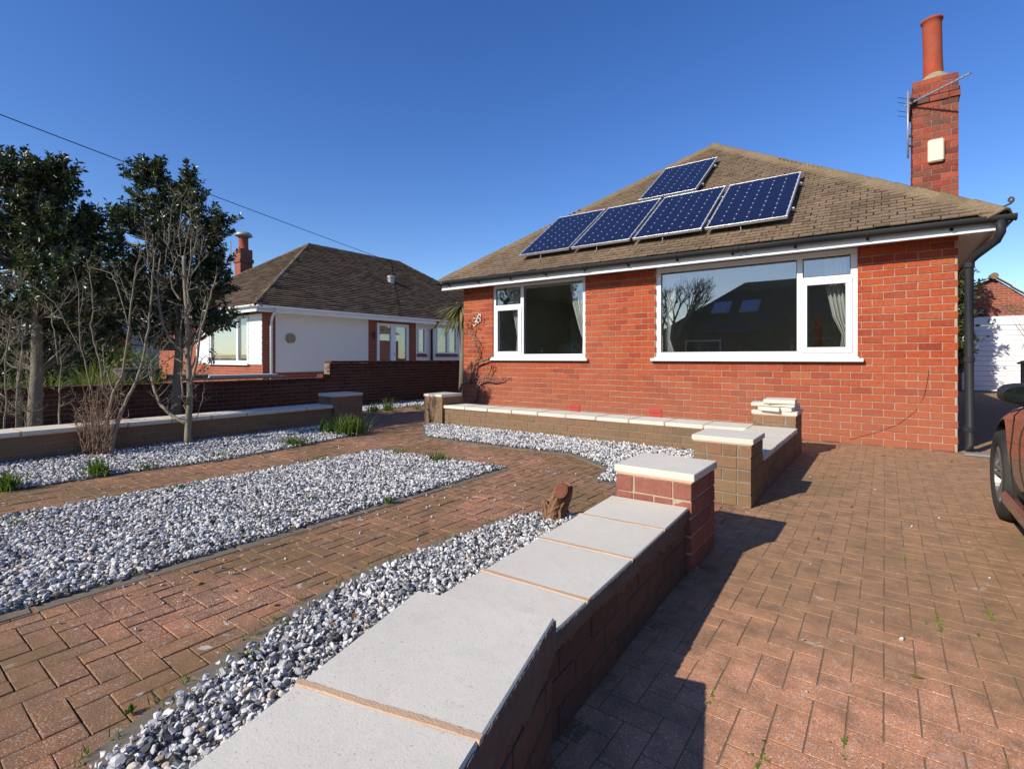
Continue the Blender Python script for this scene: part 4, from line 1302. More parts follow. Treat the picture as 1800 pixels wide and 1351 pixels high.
# roof
e0 = -.1 - EO - .05
nA, nB, nC, nD = Vector((NX0 - EO - .05, e0, 2.82)), Vector((NX1 + EO + .05, e0, 2.82)), Vector((NX1 + EO + .05, ND + .4, 2.82)), Vector((NX0 - EO - .05, ND + .4, 2.82))
hw = (nB.x - nA.x) / 2
nP = Vector(((nA.x + nB.x) / 2, e0 + hw, 2.82 + hw * .70)); nQ = Vector((nP.x, ND + .4 - hw, nP.z))
m = MB(); m.add([tuple(p - Vector((0, 0, .012))) for p in (nA, nB, nC, nD, nP, nQ)], [(0, 1, 4), (1, 2, 5, 4), (2, 3, 5), (3, 0, 4, 5), (0, 3, 2, 1)])
nroof = m.build('roof', M_under, nb)
NT_ = ([(x, y, z * 1.7) for x, y, z in TILE[0]], TILE[1])
pc = tile_field(nA, nB, nP, [nA, nB, nP], .14, .30, False, .18) + tile_field(nB, nC, nP, [nB, nC, nQ, nP], .14, .30, False, .18)
emit(nroof, pc, (1., 1., 1.), M_ntile, 'tile', 0, tpl=NT_, stuff_name='roof_tiles')
n1 = (nB - nA).cross(nP - nA).normalized(); n2 = (nC - nB).cross(nP - nB).normalized(); n3 = Vector((-n2.x, n2.y, n2.z))
hip_tiles(nroof, nB, nP, M_nhip, n1, n2, .45, .20); hip_tiles(nroof, nA, nP, M_nhip, n3, n1, .45, .17); hip_tiles(nroof, nP, nQ, M_nhip, n2, n3, .45, .17, 'ridge_tile'); hip_tiles(nroof, nC, nQ, M_nhip, n2, Vector((0, .57, .82)), .45, .17)


def roof_pt(x, y): return 2.82 + (nB.x - x) * .70


m = MB(); vx, vy = -18.6, 6.75; vz = roof_pt(vx, vy)
m.lathe([(.15, 0), (.15, .24), (.18, .25), (.18, .33), (.11, .37), (.01, .38)], 18, Matrix.Translation((vx, vy, vz - .05))); m.build('roof_vent', M_steel, nb, smooth=False)
m = MB(); m.tube([(-16.6, 10.1, 2.95), (-16.6, 10.1, 3.55)], .05, 10); m.tube([(-17.3, 10.6, roof_pt(-17.3, 0)), (-17.3, 10.6, roof_pt(-17.3, 0) + .6)], .06, 10); m.build('vent_pipe', M_blackm, nb)
# chimney
x0, x1, y0, y1 = -24.95, -24.38, 2.9, 3.45
m = MB(); m.box(x0, x1, y0, y1, 2.9, 6.16); m.box(x0 - .05, x1 + .05, y0 - .05, y1 + .05, 5.55, 5.72, .01); nc_ = m.build('chimney', brickflat('chimney_brickwork', (0.34, 0.075, 0.04), (0.22, 0.06, 0.04), (0.3, 0.24, 0.18), 'Y', .24, .085), nb)
m = MB(); m.lathe([(.25, 6.16), (.21, 6.22), (.20, 6.70), (.23, 6.74)], 18, Matrix.Translation((-24.66, 3.17, 0))); m.build('chimney_pot', M_pot, nc_, smooth=True)
m = MB(); m.lathe([(.20, 6.74), (.38, 6.80), (.38, 6.86), (.28, 6.97), (.02, 7.01)], 18, Matrix.Translation((-24.66, 3.17, 0))); m.build('cowl', M_steel, nc_, smooth=True)
m = MB(); m.tube([(-25.2, 2.85, 5.2), (-25.2, 2.85, 6.6)], .025, 6); m.build('aerial_mast', M_steel, nc_)

# neighbour's forecourt
sheet('forecourt', rect(-16.6, -11.22, -10.6, 13.0), -0.02, plain('pale_forecourt_concrete', (0.46, 0.43, 0.38), 0.92, 0.2, 0.15, 10, 0.3))  # made pale to bounce light onto the pebbledash side wall
sheet('front_lawn', rect(-40, -16.6, -10.6, -0.1), -0.02, M_grassl)
t = thing('potting_bench', 'low wooden bench just behind the boundary wall', 'bench', (-12.6, -2.6, 0))
m = MB(); m.box(-12.9, -12.3, -5.05, -1.75, .70, .74, .005); m.build('top', M_wood, t)
for x, y in ((-12.85, -5.0), (-12.35, -5.0), (-12.85, -1.8), (-12.35, -1.8)):
    m = MB(); m.box(x - .03, x + .03, y - .03, y + .03, -.02, .70, .003); m.build('leg', M_wood, t)
t = thing('storage_box', 'slate grey plastic box standing on the bench by the bare tree', 'box', (-12.6, -4.6, .742))
m = MB(); m.box(-12.85, -12.35, -4.98, -4.35, .742, .93, .02); m.build('body', M_greybox, t)
m = MB(); m.box(-12.88, -12.32, -5.0, -4.33, .931, .97, .012); m.build('lid', M_greybox, t)
m = MB(); m.box(-12.85, -12.4, -3.4, -1.9, .742, .79, .005); tag(m.build('pale_board', M_paleboard), 'flat pale blue grey board lying on the bench', 'board')
m = MB(); m.tube([(-12.5, -4.2, .79), (-12.45, -3.45, .785)], .045, 10); tag(m.build('log', M_bark2), 'short round log lying between the box and the board', 'log')

# far house at the left, seen through the trees
t = thing('far_bungalow', 'pale grey rendered bungalow glimpsed between the evergreen trees', 'house', (-34, -2, 0))
m = MB(); m.box(-41, -30.5, -3.0, 8, 0, 3.1); m.build('wall', M_dash2, t)
m = MB(); m.add([(-41.5, -3.5, 3.05), (-30.0, -3.5, 3.05), (-30.0, 8.5, 3.05), (-41.5, 8.5, 3.05), (-35.75, 1, 6.2), (-35.75, 4, 6.2)], [(0, 1, 4), (1, 2, 5, 4), (2, 3, 5), (3, 0, 4, 5), (0, 3, 2, 1)]); m.build('roof', M_ntile, t)
m = MB(); m.box(-33.2, -31.8, -3.06, -2.95, 1.0, 2.4, .01); wn = m.build('window', M_upvc, t)
m = MB(); m.box(-33.1, -31.9, -3.075, -3.062, 1.1, 2.3); m.build('pane', M_carglass, wn)
m = MB(); m.box(-30.51, -30.44, -1.0, .6, 0, 2.2, .01); m.build('door', M_nby, t)

# ---------------------------------------------------------------- garage behind the drive
gy = 15.5
t = thing('garage', 'brick gabled garage with a white ribbed up-and-over door at the end of the drive', 'garage', (2.3, gy, 0))
M_gbx = brickflat('garage_brickwork', (0.36, 0.09, 0.05), (0.27, 0.07, 0.045), (0.36, 0.28, 0.2), 'X', .24, .085)
m = MB()
ax, az = 2.27, 3.90
V = [(0.7, gy, 2.60), (4.3, gy, 2.60), (4.3, gy, 2.62), (3.55, gy, 2.75), (ax, gy, az), (0.9, gy, 3.30), (.7, gy, 3.2)]
V2 = [(x, gy + .25, z) for x, y, z in V]; n = len(V)
m.add(V + V2, [tuple(range(n)), tuple(range(n, 2 * n))[::-1]] + [((i + 1) % n, i, n + i, n + (i + 1) % n) for i in range(n)]); m.build('gable', M_gbx, t)
m = MB(); m.box(.7, 1.45, gy, gy + .25, 0, 2.598); m.box(3.85, 4.3, gy, gy + .25, 0, 2.598); m.box(.7, .95, gy + .25, gy + 5, 0, 2.6); m.box(4.05, 4.3, gy + .25, gy + 5, 0, 2.6); m.build('wall', M_gbx, t)
m = MB(); m.box(1.45, 3.85, gy - .04, gy + .06, 2.30, 2.595, .006); m.build('lintel_board', M_white, t)
for k in range(13):
    z = .03 + k * .1735
    m = MB(); M_ = Matrix.Translation((2.65, gy + .02, z + .087)) @ Matrix.Rotation(-.035, 4, 'X'); m.xbox(M_, 2.38, .03, .166, .006); m.build('door_slat', M_white, t)
m = MB(); m.box(1.46, 3.84, gy + .045, gy + .06, .02, 2.29); m.build('door', M_greybox, t)
m = MB(); m.lathe([(.0, 0), (.03, 0), (.03, .04), (.0, .045)], 10, Matrix.Translation((2.13, gy - .0, 1.92)) @ Matrix.Rotation(math.pi / 2, 4, 'X')); m.bar((2.13, gy - .02, .2), (2.13, gy - .02, .06), .05, .02); m.build('door_handle', M_greybox, t)
m = MB(); m.tube([(2.22 + .085 * math.cos(a), gy - .055, 2.43 - .10 * math.sin(a)) for a in [math.radians(-55 + 290 * k / 14 - 0) for k in range(15)]], .012, 6); m.build('horseshoe', M_iron, t)
m = MB(); m.box(1.86, 2.08, gy - .14, gy - .02, 2.66, 2.82, .01); m.build('floodlight', M_blackm, t)
for (xa, za, xb, zb) in ((0.5, 3.14, ax, az), (ax, az, 4.15, 2.2)):
    dx, dz = xb - xa, zb - za; L = math.hypot(dx, dz); nseg = int(L / .26)
    for k in range(nseg):
        p = Vector((xa + dx * k / nseg, gy - .1, za + dz * k / nseg + .06)); q = Vector((xa + dx * (k + 1.06) / nseg, gy - .1, za + dz * (k + 1.06) / nseg + .06))
        up = Vector((-dz, 0, dx)).normalized()
        m = MB(); m.bar(p + up * .012 * (k % 2), q + up * .012 * (k % 2) + Vector((0, 0, .012)), .22, .03, up=up, c=.003); m.build('verge_tile', M_hip, t)
m = MB(); m.add([(.4, gy, 3.12), (ax, gy, az + .02), (4.3, gy, 2.1), (.4, gy + 5, 3.12), (ax, gy + 5, az + .02), (4.3, gy + 5, 2.1)], [(0, 1, 4, 3), (1, 2, 5, 4)]); m.build('roof', M_tile, t)
m = MB(); m.tube([(ax, gy - .2, az + .07), (ax, gy + .3, az + .07)], .11, 12); m.build('ridge_end', M_hip, t)
random.seed(31)
m = MB()
for k in range(26):
    x = random.uniform(1.5, 3.4); z = random.uniform(2.3, 2.8); pts = [Vector((x, gy - .025, z))]
    for q in range(6): pts.append(pts[-1] + Vector((random.uniform(-.18, .14), 0, random.uniform(-.03, .17))))
    pts = [p for p in pts if p.z < az - abs(p.x - ax) * (.9 if p.x > ax else .45)]
    if len(pts) > 1: m.tube(pts, .006, 4)
for x in (2.95, 3.05, 3.2): m.tube([(x, gy - .05, 1.2 + x * .1), (x + .1, gy - .05, 1.8), (x - .15, gy - .05, 2.3), (x - .3, gy - .03, 2.7)], .006, 4)
tag(m.build('climber_twigs', M_twig), 'bare climber twigs spread over the garage gable', 'climber')
t = thing('gate_post', 'short wooden post with a square cap beside the drive', 'post', (1.97, 9.0, 0))
m = MB(); m.box(1.94, 2.06, 8.94, 9.06, 0, 1.02, .005); m.build('post', M_wood, t)
m = MB(); m.box(1.88, 2.12, 8.88, 9.12, 1.021, 1.06, .006); m.lathe([(.13, 1.06), (.02, 1.11)], 4, Matrix.Translation((2.0, 9, 0))); m.build('cap', M_wood, t)

# ---------------------------------------------------------------- parked car
CC = Vector((0.825, -4.52, 0))
car = thing('parked_car', 'dark brown car parked facing the garage, cut off by the right edge', 'car', CC)
FWY, RWY, WR = 1.28, -1.30, 0.325


def car_body():
    st = [  # y, half width, top, bottom
        (2.08, .52, .58, .34), (2.02, .66, .66, .26), (1.88, .80, .73, .21), (1.68, .865, .785, .19), (1.45, .885, .825, .19), (1.28, .892, .85, .19), (1.05, .89, .88, .19), (.80, .885, .915, .19), (.45, .882, .93, .19), (0, .882, .935, .19),
        (-.6, .882, .94, .19), (-1.1, .89, .95, .19), (-1.4, .888, .955, .2), (-1.75, .86, .95, .22), (-1.95, .80, .90, .28), (-2.06, .66, .78, .36)]
    V, F = [], []
    for y, w_, t, b in st:
        h = t - b
        half = [(0, b), (w_ * .80, b), (w_ * .955, b + .04), (w_ * .985, b + h * .22), (w_ * 1.0, b + h * .50), (w_ * .985, b + h * .74), (w_ * .95, b + h * .88), (w_ * .86, t - .018), (w_ * .60, t + .012), (0, t + .03)]
        ring_ = half + [(-x, z) for x, z in half[-2:0:-1]]
        V += [(x, y, z) for x, z in ring_]
    n = 18
    for i in range(len(st) - 1):
        for k in range(n): q = (k + 1) % n; F.append((i * n + k, (i + 1) * n + k, (i + 1) * n + q, i * n + q))
    F.append(tuple(range(n))); F.append(tuple(range((len(st) - 1) * n, len(st) * n))[::-1])
    m = MB(); m.add(V, F)
    o = m.build('body', M_paint, None, smooth=True)
    sb = o.modifiers.new('sub', 'SUBSURF'); sb.levels = sb.render_levels = 2
    c = MB()
    for y in (FWY, RWY):
        for s in (-1, 1):
            c.lathe([(.372, -.17), (.372, .17)], 40, Matrix.Translation((s * .87, y, WR + .03)) @ Matrix.Rotation(math.pi / 2, 4, 'Y'))
    cut = c.build('arch_cutter', M_blackm)
    bo = o.modifiers.new('cut', 'BOOLEAN'); bo.object = cut; bo.operation = 'DIFFERENCE'; bo.solver = 'EXACT'
    dg = bpy.context.evaluated_depsgraph_get()
    me = bpy.data.meshes.new_from_object(o.evaluated_get(dg))
    bpy.data.objects.remove(o, do_unlink=True); bpy.data.objects.remove(cut, do_unlink=True)
    me.transform(Matrix.Translation(CC))
    o = bpy.data.objects.new('body', me); link(o, car)
    smooth_by_angle(o, 40)
    return o


body = car_body()
TC = Matrix.Translation(CC)


def cpart(m, name, mat, parent=None, smooth=False):
    m.v = [tuple(CC + Vector(v)) for v in m.v]
    return m.build(name, mat, parent or car, smooth)


# greenhouse
m = MB()
sec = [(.92, .80, .93, .90, .80), (.15, .82, .93, 1.40, .60), (-.9, .82, .94, 1.44, .60), (-1.55, .80, .95, 1.30, .58), (-1.85, .76, .94, .96, .70)]
V, F = [], []
for y, wb, zb, zt, wt in sec: V += [(-wb, y, zb - .02), (wb, y, zb - .02), (wt, y, zt), (wt * .5, y, zt + .03), (-wt * .5, y, zt + .03), (-wt, y, zt)]
for i in range(len(sec) - 1):
    for k in range(6): q = (k + 1) % 6; F.append((i * 6 + k, i * 6 + q, (i + 1) * 6 + q, (i + 1) * 6 + k))
F += [tuple(range(6))[::-1], tuple(range(24, 30))]
m.add(V, F); gh = cpart(m, 'cabin_glass', M_carglass)
m = MB()
for s in (-1, 1):
    m.tube([(s * .80, .92, .92), (s * .605, .15, 1.405), (s * .61, -.9, 1.445), (s * .59, -1.55, 1.305), (s * .72, -1.87, .97)], [.035] * 5, 8)
    m.tube([(s * .825, -.35, .93), (s * .61, -.4, 1.43)], .03, 8)
m.box(-.6, .6, -.95, .12, 1.435, 1.475, .015); cpart(m, 'roof_and_pillars', M_paint)
# door shut lines and sill
m = MB()
for s in (-1, 1):
    m.tube([(s * .889, .70, .30), (s * .902, .74, .55), (s * .885, .72, .80), (s * .80, .74, .912)], .004, 5)
    m.tube([(s * .889, -.42, .30), (s * .902, -.42, .55), (s * .872, -.42, .85)], .004, 5)
cpart(m, 'door_seams', M_rubber)
for s in (-1, 1):
    m = MB(); m.box(s * .90 - .03, s * .90 + .03, -.92, .86, .20, .29, .02); cpart(m, 'side_skirt', M_paint)
    m = MB()
    m.lathe([(0, -.105), (.05, -.10), (.088, -.075), (.105, -.03), (.108, .02), (.098, .07), (.06, .10), (0, .105)], 20, Matrix.Translation((s * .885, .55, .95)) @ Matrix.Rotation(math.pi / 2, 4, 'Y') @ Matrix.Diagonal((.62, .8, 1.0, 1)))
    mi = cpart(m, 'wing_mirror', M_blackm, smooth=True)
    m = MB(); m.bar((s * .78, .60, .91), (s * .86, .56, .93), .05, .03); cpart(m, 'mirror_stalk', M_blackm, mi)
    m = MB(); m.lathe([(0, 0), (.075, 0), (.078, .01), (.0, .012)], 20, Matrix.Translation((s * .885, .465, .95)) @ Matrix.Rotation(math.pi / 2, 4, 'X') @ Matrix.Diagonal((1.15, .62, 1, 1))); cpart(m, 'mirror_glass', M_carglass, mi)
    m = MB(); m.lathe([(0, -.02), (.10, -.015), (.12, .02), (.06, .05), (0, .055)], 16, Matrix.Translation((s * .60, 1.99, .60)) @ Matrix.Rotation(-math.pi / 2, 4, 'X') @ Matrix.Diagonal((1.3, .6, 1, 1))); cpart(m, 'headlight', M_alu, smooth=True)
m = MB(); m.box(-.4, .4, 2.05, 2.075, .40, .50, .008); cpart(m, 'grille', M_blackm)
m = MB(); m.box(-.26, .26, 2.075, 2.09, .36, .40, .002); cpart(m, 'bumper_strip', M_blackm)
for s in (-1, 1):
    for y in (FWY, RWY):
        T = Matrix.Translation((s * .80, y, WR)) @ Matrix.Rotation(s * math.pi / 2, 4, 'Y')
        m = MB(); m.lathe([(.205, -.10), (.27, -.105), (.305, -.095), (.322, -.06), (.325, 0), (.322, .06), (.305, .092), (.27, .10), (.225, .095), (.205, .085)], 40, T, cap=False)
        for k in (-.04, 0, .04): m.lathe([(.3255, k - .006), (.3265, k), (.3255, k + .006)], 40, T, cap=False)
        wh = cpart(m, 'wheel', M_tyre, smooth=True)
        m = MB(); m.lathe([(.205, -.09), (.20, .02), (.205, .082), (.225, .094), (.228, .088), (.212, .074), (.195, .03), (.19, -.08)], 40, T, cap=False)
        m.lathe([(0, .06), (.03, .072), (.055, .062), (.06, .03), (.05, -.02)], 20, T, cap=False)
        for k in range(5):
            for dlt in (-.13, .13):
                a = 2 * math.pi * k / 5 + .3
                p0 = T @ Vector((.045 * math.cos(a + dlt * 2), .045 * math.sin(a + dlt * 2), .052)); p1 = T @ Vector((.205 * math.cos(a + dlt), .205 * math.sin(a + dlt), .075))
                m.bar(p0, p1, .026, .022, up=T.to_3x3() @ Vector((0, 0, 1)), c=.005)
        cpart(m, 'rim', M_rim, wh)
        m = MB(); m.lathe([(0, -.02), (.15, -.02), (.15, -.005), (0, -.005)], 24, T); cpart(m, 'brake_disc', M_steel, wh)
m = MB()
for s in (-1, 1):
    for y in (FWY, RWY): m.lathe([(.36, -.10), (.36, .10), (.34, .10), (.34, -.10)], 30, Matrix.Translation((s * .72, y, WR + .03)) @ Matrix.Rotation(math.pi / 2, 4, 'Y'), cap=False)
cpart(m, 'arch_liner', M_blackm)

# ---------------------------------------------------------------- vegetation
def leaf_batch(pos, dirs, ln, wd, rnd, fold=.18, seed=0):
    """Folded pointed leaves: arrays -> verts, tris."""
    g = np.random.default_rng(seed)
    d = dirs / (np.linalg.norm(dirs, axis=1)[:, None] + 1e-9)
    r = g.normal(size=d.shape); s = np.cross(d, r); s /= (np.linalg.norm(s, axis=1)[:, None] + 1e-9)
    u = np.cross(d, s)
    L = ln[:, None]; W_ = wd[:, None]
    a = pos; b = pos + d * L * .45 + s * W_ * .5 + u * W_ * fold; c = pos + d * L; e = pos + d * L * .45 - s * W_ * .5 + u * W_ * fold
    V = np.stack([a, b, c, e], 1).reshape(-1, 3)
    n = len(pos); k = np.arange(n)[:, None] * 4
    F = np.concatenate([k + np.array([[0, 1, 2]]), k + np.array([[0, 2, 3]])], 0)
    return V, F, np.repeat(rnd, 4)


def raw_mesh(name, V, F, R, mat, parent=None, kind=None):
    me = bpy.data.meshes.new(name)
    me.vertices.add(len(V)); me.vertices.foreach_set('co', V.astype(np.float32).ravel())
    me.loops.add(F.size); me.loops.foreach_set('vertex_index', F.astype(np.int32).ravel())
    me.polygons.add(len(F)); me.polygons.foreach_set('loop_start', np.arange(0, F.size, 3, dtype=np.int32)); me.polygons.foreach_set('loop_total', np.full(len(F), 3, dtype=np.int32))
    a = me.attributes.new('rnd', 'FLOAT', 'POINT'); a.data.foreach_set('value', R.astype(np.float32))
    me.materials.append(mat); me.update(calc_edges=True)
    o = bpy.data.objects.new(name, me); link(o, parent)
    if kind: o['kind'] = kind
    return o


def evergreen(name, label, base, trunk, lumps, nclump, mat=M_leaf, leaf=.070, seed=1, group=None, extra=(), per=22, trunk_r=.085):
    """lumps: (centre, (rx, ry, rz), weight). Each clump is a leafy twig; branches run from the trunk to a share of them."""
    g = np.random.default_rng(seed); random.seed(seed)
    t = thing(name, label, 'tree', base, group)
    m = MB(); n = len(trunk)
    m.tube(trunk, [trunk_r * (1 - .55 * i / (n - 1)) for i in range(n)], 12)
    for tr in extra: m.tube(tr[0], [tr[1] * (1 - .5 * i / (len(tr[0]) - 1)) for i in range(len(tr[0]))], 8)
    m.build('trunk', M_bark2, t, smooth=True)
    wsum = sum(l[2] for l in lumps); tw = MB(); P, D, LN, RN = [], [], [], []
    tk = [Vector(p) for p in trunk]
    for c, r, w_ in lumps:
        k = int(nclump * w_ / wsum)
        for q in range(k):
            d = g.normal(size=3); d /= np.linalg.norm(d)
            rad = g.uniform(.3, 1.0) ** .5 * (1.16 if q % 7 == 0 else 1.0)
            p = np.array(c) + d * rad * np.array(r)
            if p[2] < .9: continue
            out = d * .8 + np.array([0, 0, .75]) + g.normal(size=3) * .35
            out /= np.linalg.norm(out)
            tl = g.uniform(.14, .30) * (leaf / .074) * (1.3 if q % 7 == 0 else 1.0)
            tint = np.clip(g.normal(.48, .26) + .25 * (rad - .8), 0, .98)
            nl = per
            s_ = np.sort(g.uniform(0.05, 1, nl))
            P.append(p + out * (s_[:, None] * tl)); az = np.arange(nl) * 2.4 + g.uniform(0, 6)
            ref = np.cross(out, [0.3, .5, .8]); ref /= np.linalg.norm(ref); rf2 = np.cross(out, ref)
            D.append(ref * np.cos(az)[:, None] + rf2 * np.sin(az)[:, None] + out * g.uniform(.2, .9, nl)[:, None] + g.normal(size=(nl, 3)) * .2)
            LN.append(leaf * g.uniform(.65, 1.25, nl)); RN.append(np.clip(tint + g.normal(0, .12, nl), 0, .999))
            if q % 4 == 0:
                a = min(tk, key=lambda v: (v - Vector(p)).length + max(0, v.z - p[2]) * 2)
                mid = a.lerp(Vector(p), .55) + Vector((random.uniform(-.08, .08), random.uniform(-.08, .08), -.06))
                tw.tube([a, mid, Vector(p), Vector(p + out * tl)], [.016, .010, .006, .003], 4, cap=False)
            else: tw.tube([Vector(p - out * .12), Vector(p + out * tl)], [.005, .002], 3, cap=False)
    tw.build('branches', M_bark2, t)
    P = np.concatenate(P); D = np.concatenate(D); LN = np.concatenate(LN); RN = np.concatenate(RN)
    V, F, R = leaf_batch(P, D, LN, LN * g.uniform(.36, .5, len(LN)), RN, seed=seed)
    raw_mesh('crown', V, F, R, mat, t)
    return t


def L_(px, py, z, rx, ry, w_, rd=None):
    c = PX(px, py + 6, z); k = z / 890. * .95
    rx = max(7, rx - 13); ry = max(8, ry - 12)
    return (tuple(c), ((rx * k), (rd or rx) * k, ry * k), w_)


# the two evergreens behind the left wall
zt1 = depth(-9.75, -6.69)
B1 = Vector((-9.75, -6.69, 0))
evergreen('evergreen_tree', 'dark glossy evergreen tree at the far left, cut by the frame', tuple(B1),
          [B1, B1 + Vector((.02, 0, .5)), B1 + Vector((-.02, .03, 1.0)), B1 + Vector((.02, .02, 1.7)), B1 + Vector((-.03, 0, 2.4)), B1 + Vector((0, 0, 3.1))],
          [L_(35, 350, zt1, 80, 70, 3.2), L_(95, 420, zt1, 70, 80, 3), L_(30, 480, zt1 + .3, 110, 90, 4), L_(120, 500, zt1 - .2, 70, 70, 2.6), L_(60, 320, zt1, 55, 45, 1.6), L_(155, 400, zt1 + .2, 25, 45, .7), L_(105, 315, zt1, 28, 38, .7), L_(-60, 430, zt1, 100, 110, 2.5), L_(40, 560, zt1 + .3, 100, 45, 1.8), L_(165, 450, zt1 + .3, 35, 45, .9), L_(10, 290, zt1, 30, 25, .5), L_(150, 570, zt1 + .5, 55, 35, 1.0), L_(60, 610, zt1 + .5, 80, 30, 1.0)],
          1150, seed=21, group='evergreen trees behind the left wall', extra=(([B1 + Vector((-.25, -.1, 0)), B1 + Vector((-.3, -.1, .9)), B1 + Vector((-.2, 0, 1.9))], .035), ([B1 + Vector((-.42, .1, 0)), B1 + Vector((-.4, .1, 1.4)), B1 + Vector((-.3, .1, 2.2))], .03)), per=30)
zt2 = depth(-9.7, -5.05)
B2 = Vector((-9.7, -5.05, 0))
evergreen('evergreen_tree', 'taller glossy evergreen tree with a pointed top behind the bare pruned tree', tuple(B2),
          [B2, B2 + Vector((.0, 0, .6)), B2 + Vector((.03, .03, 1.3)), B2 + Vector((0, .02, 2.2)), B2 + Vector((-.03, 0, 3.0)), B2 + Vector((-.05, 0, 3.9))],
          [L_(272, 345, zt2, 42, 55, 1.9), L_(330, 350, zt2, 30, 38, 1.1), L_(255, 420, zt2, 70, 60, 2.6), L_(330, 420, zt2, 62, 60, 2.6), L_(300, 500, zt2, 100, 60, 3.4), L_(375, 480, zt2, 35, 60, 1.4), L_(262, 300, zt2, 13, 30, .4), L_(283, 310, zt2, 10, 26, .3), L_(240, 310, zt2, 12, 20, .2), L_(215, 385, zt2, 24, 30, .5), L_(385, 395, zt2, 18, 30, .45), L_(220, 500, zt2 + .3, 45, 55, 1.2), L_(340, 560, zt2 + .2, 70, 38, 1.4), L_(230, 580, zt2 + .4, 60, 35, 1.0), L_(333, 312, zt2, 9, 16, .2), L_(390, 560, zt2, 25, 22, .35), L_(270, 560, zt2 + .4, 60, 40, 1.0)],
          1000, seed=22, group='evergreen trees behind the left wall', per=30, trunk_r=.075)


def side_branch(m, a, b, r=.008, leafdir=None):
    m.tube([a, a.lerp(b, .5) + Vector((0, 0, -.02)), b], [r, r * .7, r * .3], 5)


# leafy sprays hanging in front of the neighbour's window
random.seed(4)
m = MB(); P, D = [], []
g = np.random.default_rng(77)
for px0, py0, px1, py1 in ((385, 520, 430, 555), (400, 545, 418, 578), (340, 660, 378, 628), (372, 640, 374, 620)):
    a = PX(px0, py0, zt2 - .3); b = PX(px1, py1, zt2 - .5); side_branch(m, a, b)
    for q in range(26):
        t_ = g.uniform(.25, 1); P.append(np.array(a.lerp(b, t_)) + g.normal(0, .03, 3)); D.append(g.normal(size=3) + np.array([0, 0, .2]))
t = thing('leafy_spray', 'thin evergreen sprays hanging in front of the neighbouring window', 'branch', tuple(PX(380, 600, zt2 - .3)))
m.build('stems', M_bark2, t)
P = np.array(P); D = np.array(D); V, F, R = leaf_batch(P, D, g.uniform(.04, .07, len(P)), g.uniform(.018, .03, len(P)), g.uniform(0, .6, len(P)), seed=9)
raw_mesh('leaves', V, F, R, M_leaf, t)


def stick(m, pl, z, r0, r1, jit=.12, n=8, twigs=0, tl=.2, up=.6, sub=1):
    """A bent stem through pixel points at depth z with its own wander in depth; side twigs grow from it."""
    zz = z; pts = []
    dz = random.uniform(-jit, jit)
    for i, (x, y) in enumerate(pl):
        pts.append(PX(x, y, z + dz * i / max(1, len(pl) - 1)))
    # smooth
    fine = []
    for i in range(len(pts) - 1):
        for k in range(4): fine.append(pts[i].lerp(pts[i + 1], k / 4) + Vector((random.gauss(0, .004), random.gauss(0, .004), random.gauss(0, .003))))
    fine.append(pts[-1]); N = len(fine); r0 *= .75; r1 *= .65
    m.tube(fine, [r0 + (r1 - r0) * i / (N - 1) for i in range(N)], n)
    for k in range(int(twigs * 2.4)):
        i = random.randrange(max(1, int(N * .25)), N); a = fine[i]
        d = Vector((random.gauss(0, 1), random.gauss(0, 1), abs(random.gauss(0, 1)) * up + up * .5)).normalized()
        L = tl * random.uniform(.35, 1.2); r = max(.003, (r0 + (r1 - r0) * i / (N - 1)) * .45)
        b = a + d * L * .5; c = b + (d + Vector((0, 0, .5 * up))).normalized() * L * .5
        m.tube([a, b, c], [r, r * .75, r * .35], 5)
        if sub:
            for _ in range(2):
                e = (b.lerp(c, random.random())); f_ = e + Vector((random.gauss(0, .5), random.gauss(0, .5), random.uniform(.1, .9))).normalized() * L * .35
                m.tube([e, f_], [r * .5, .002], 4)


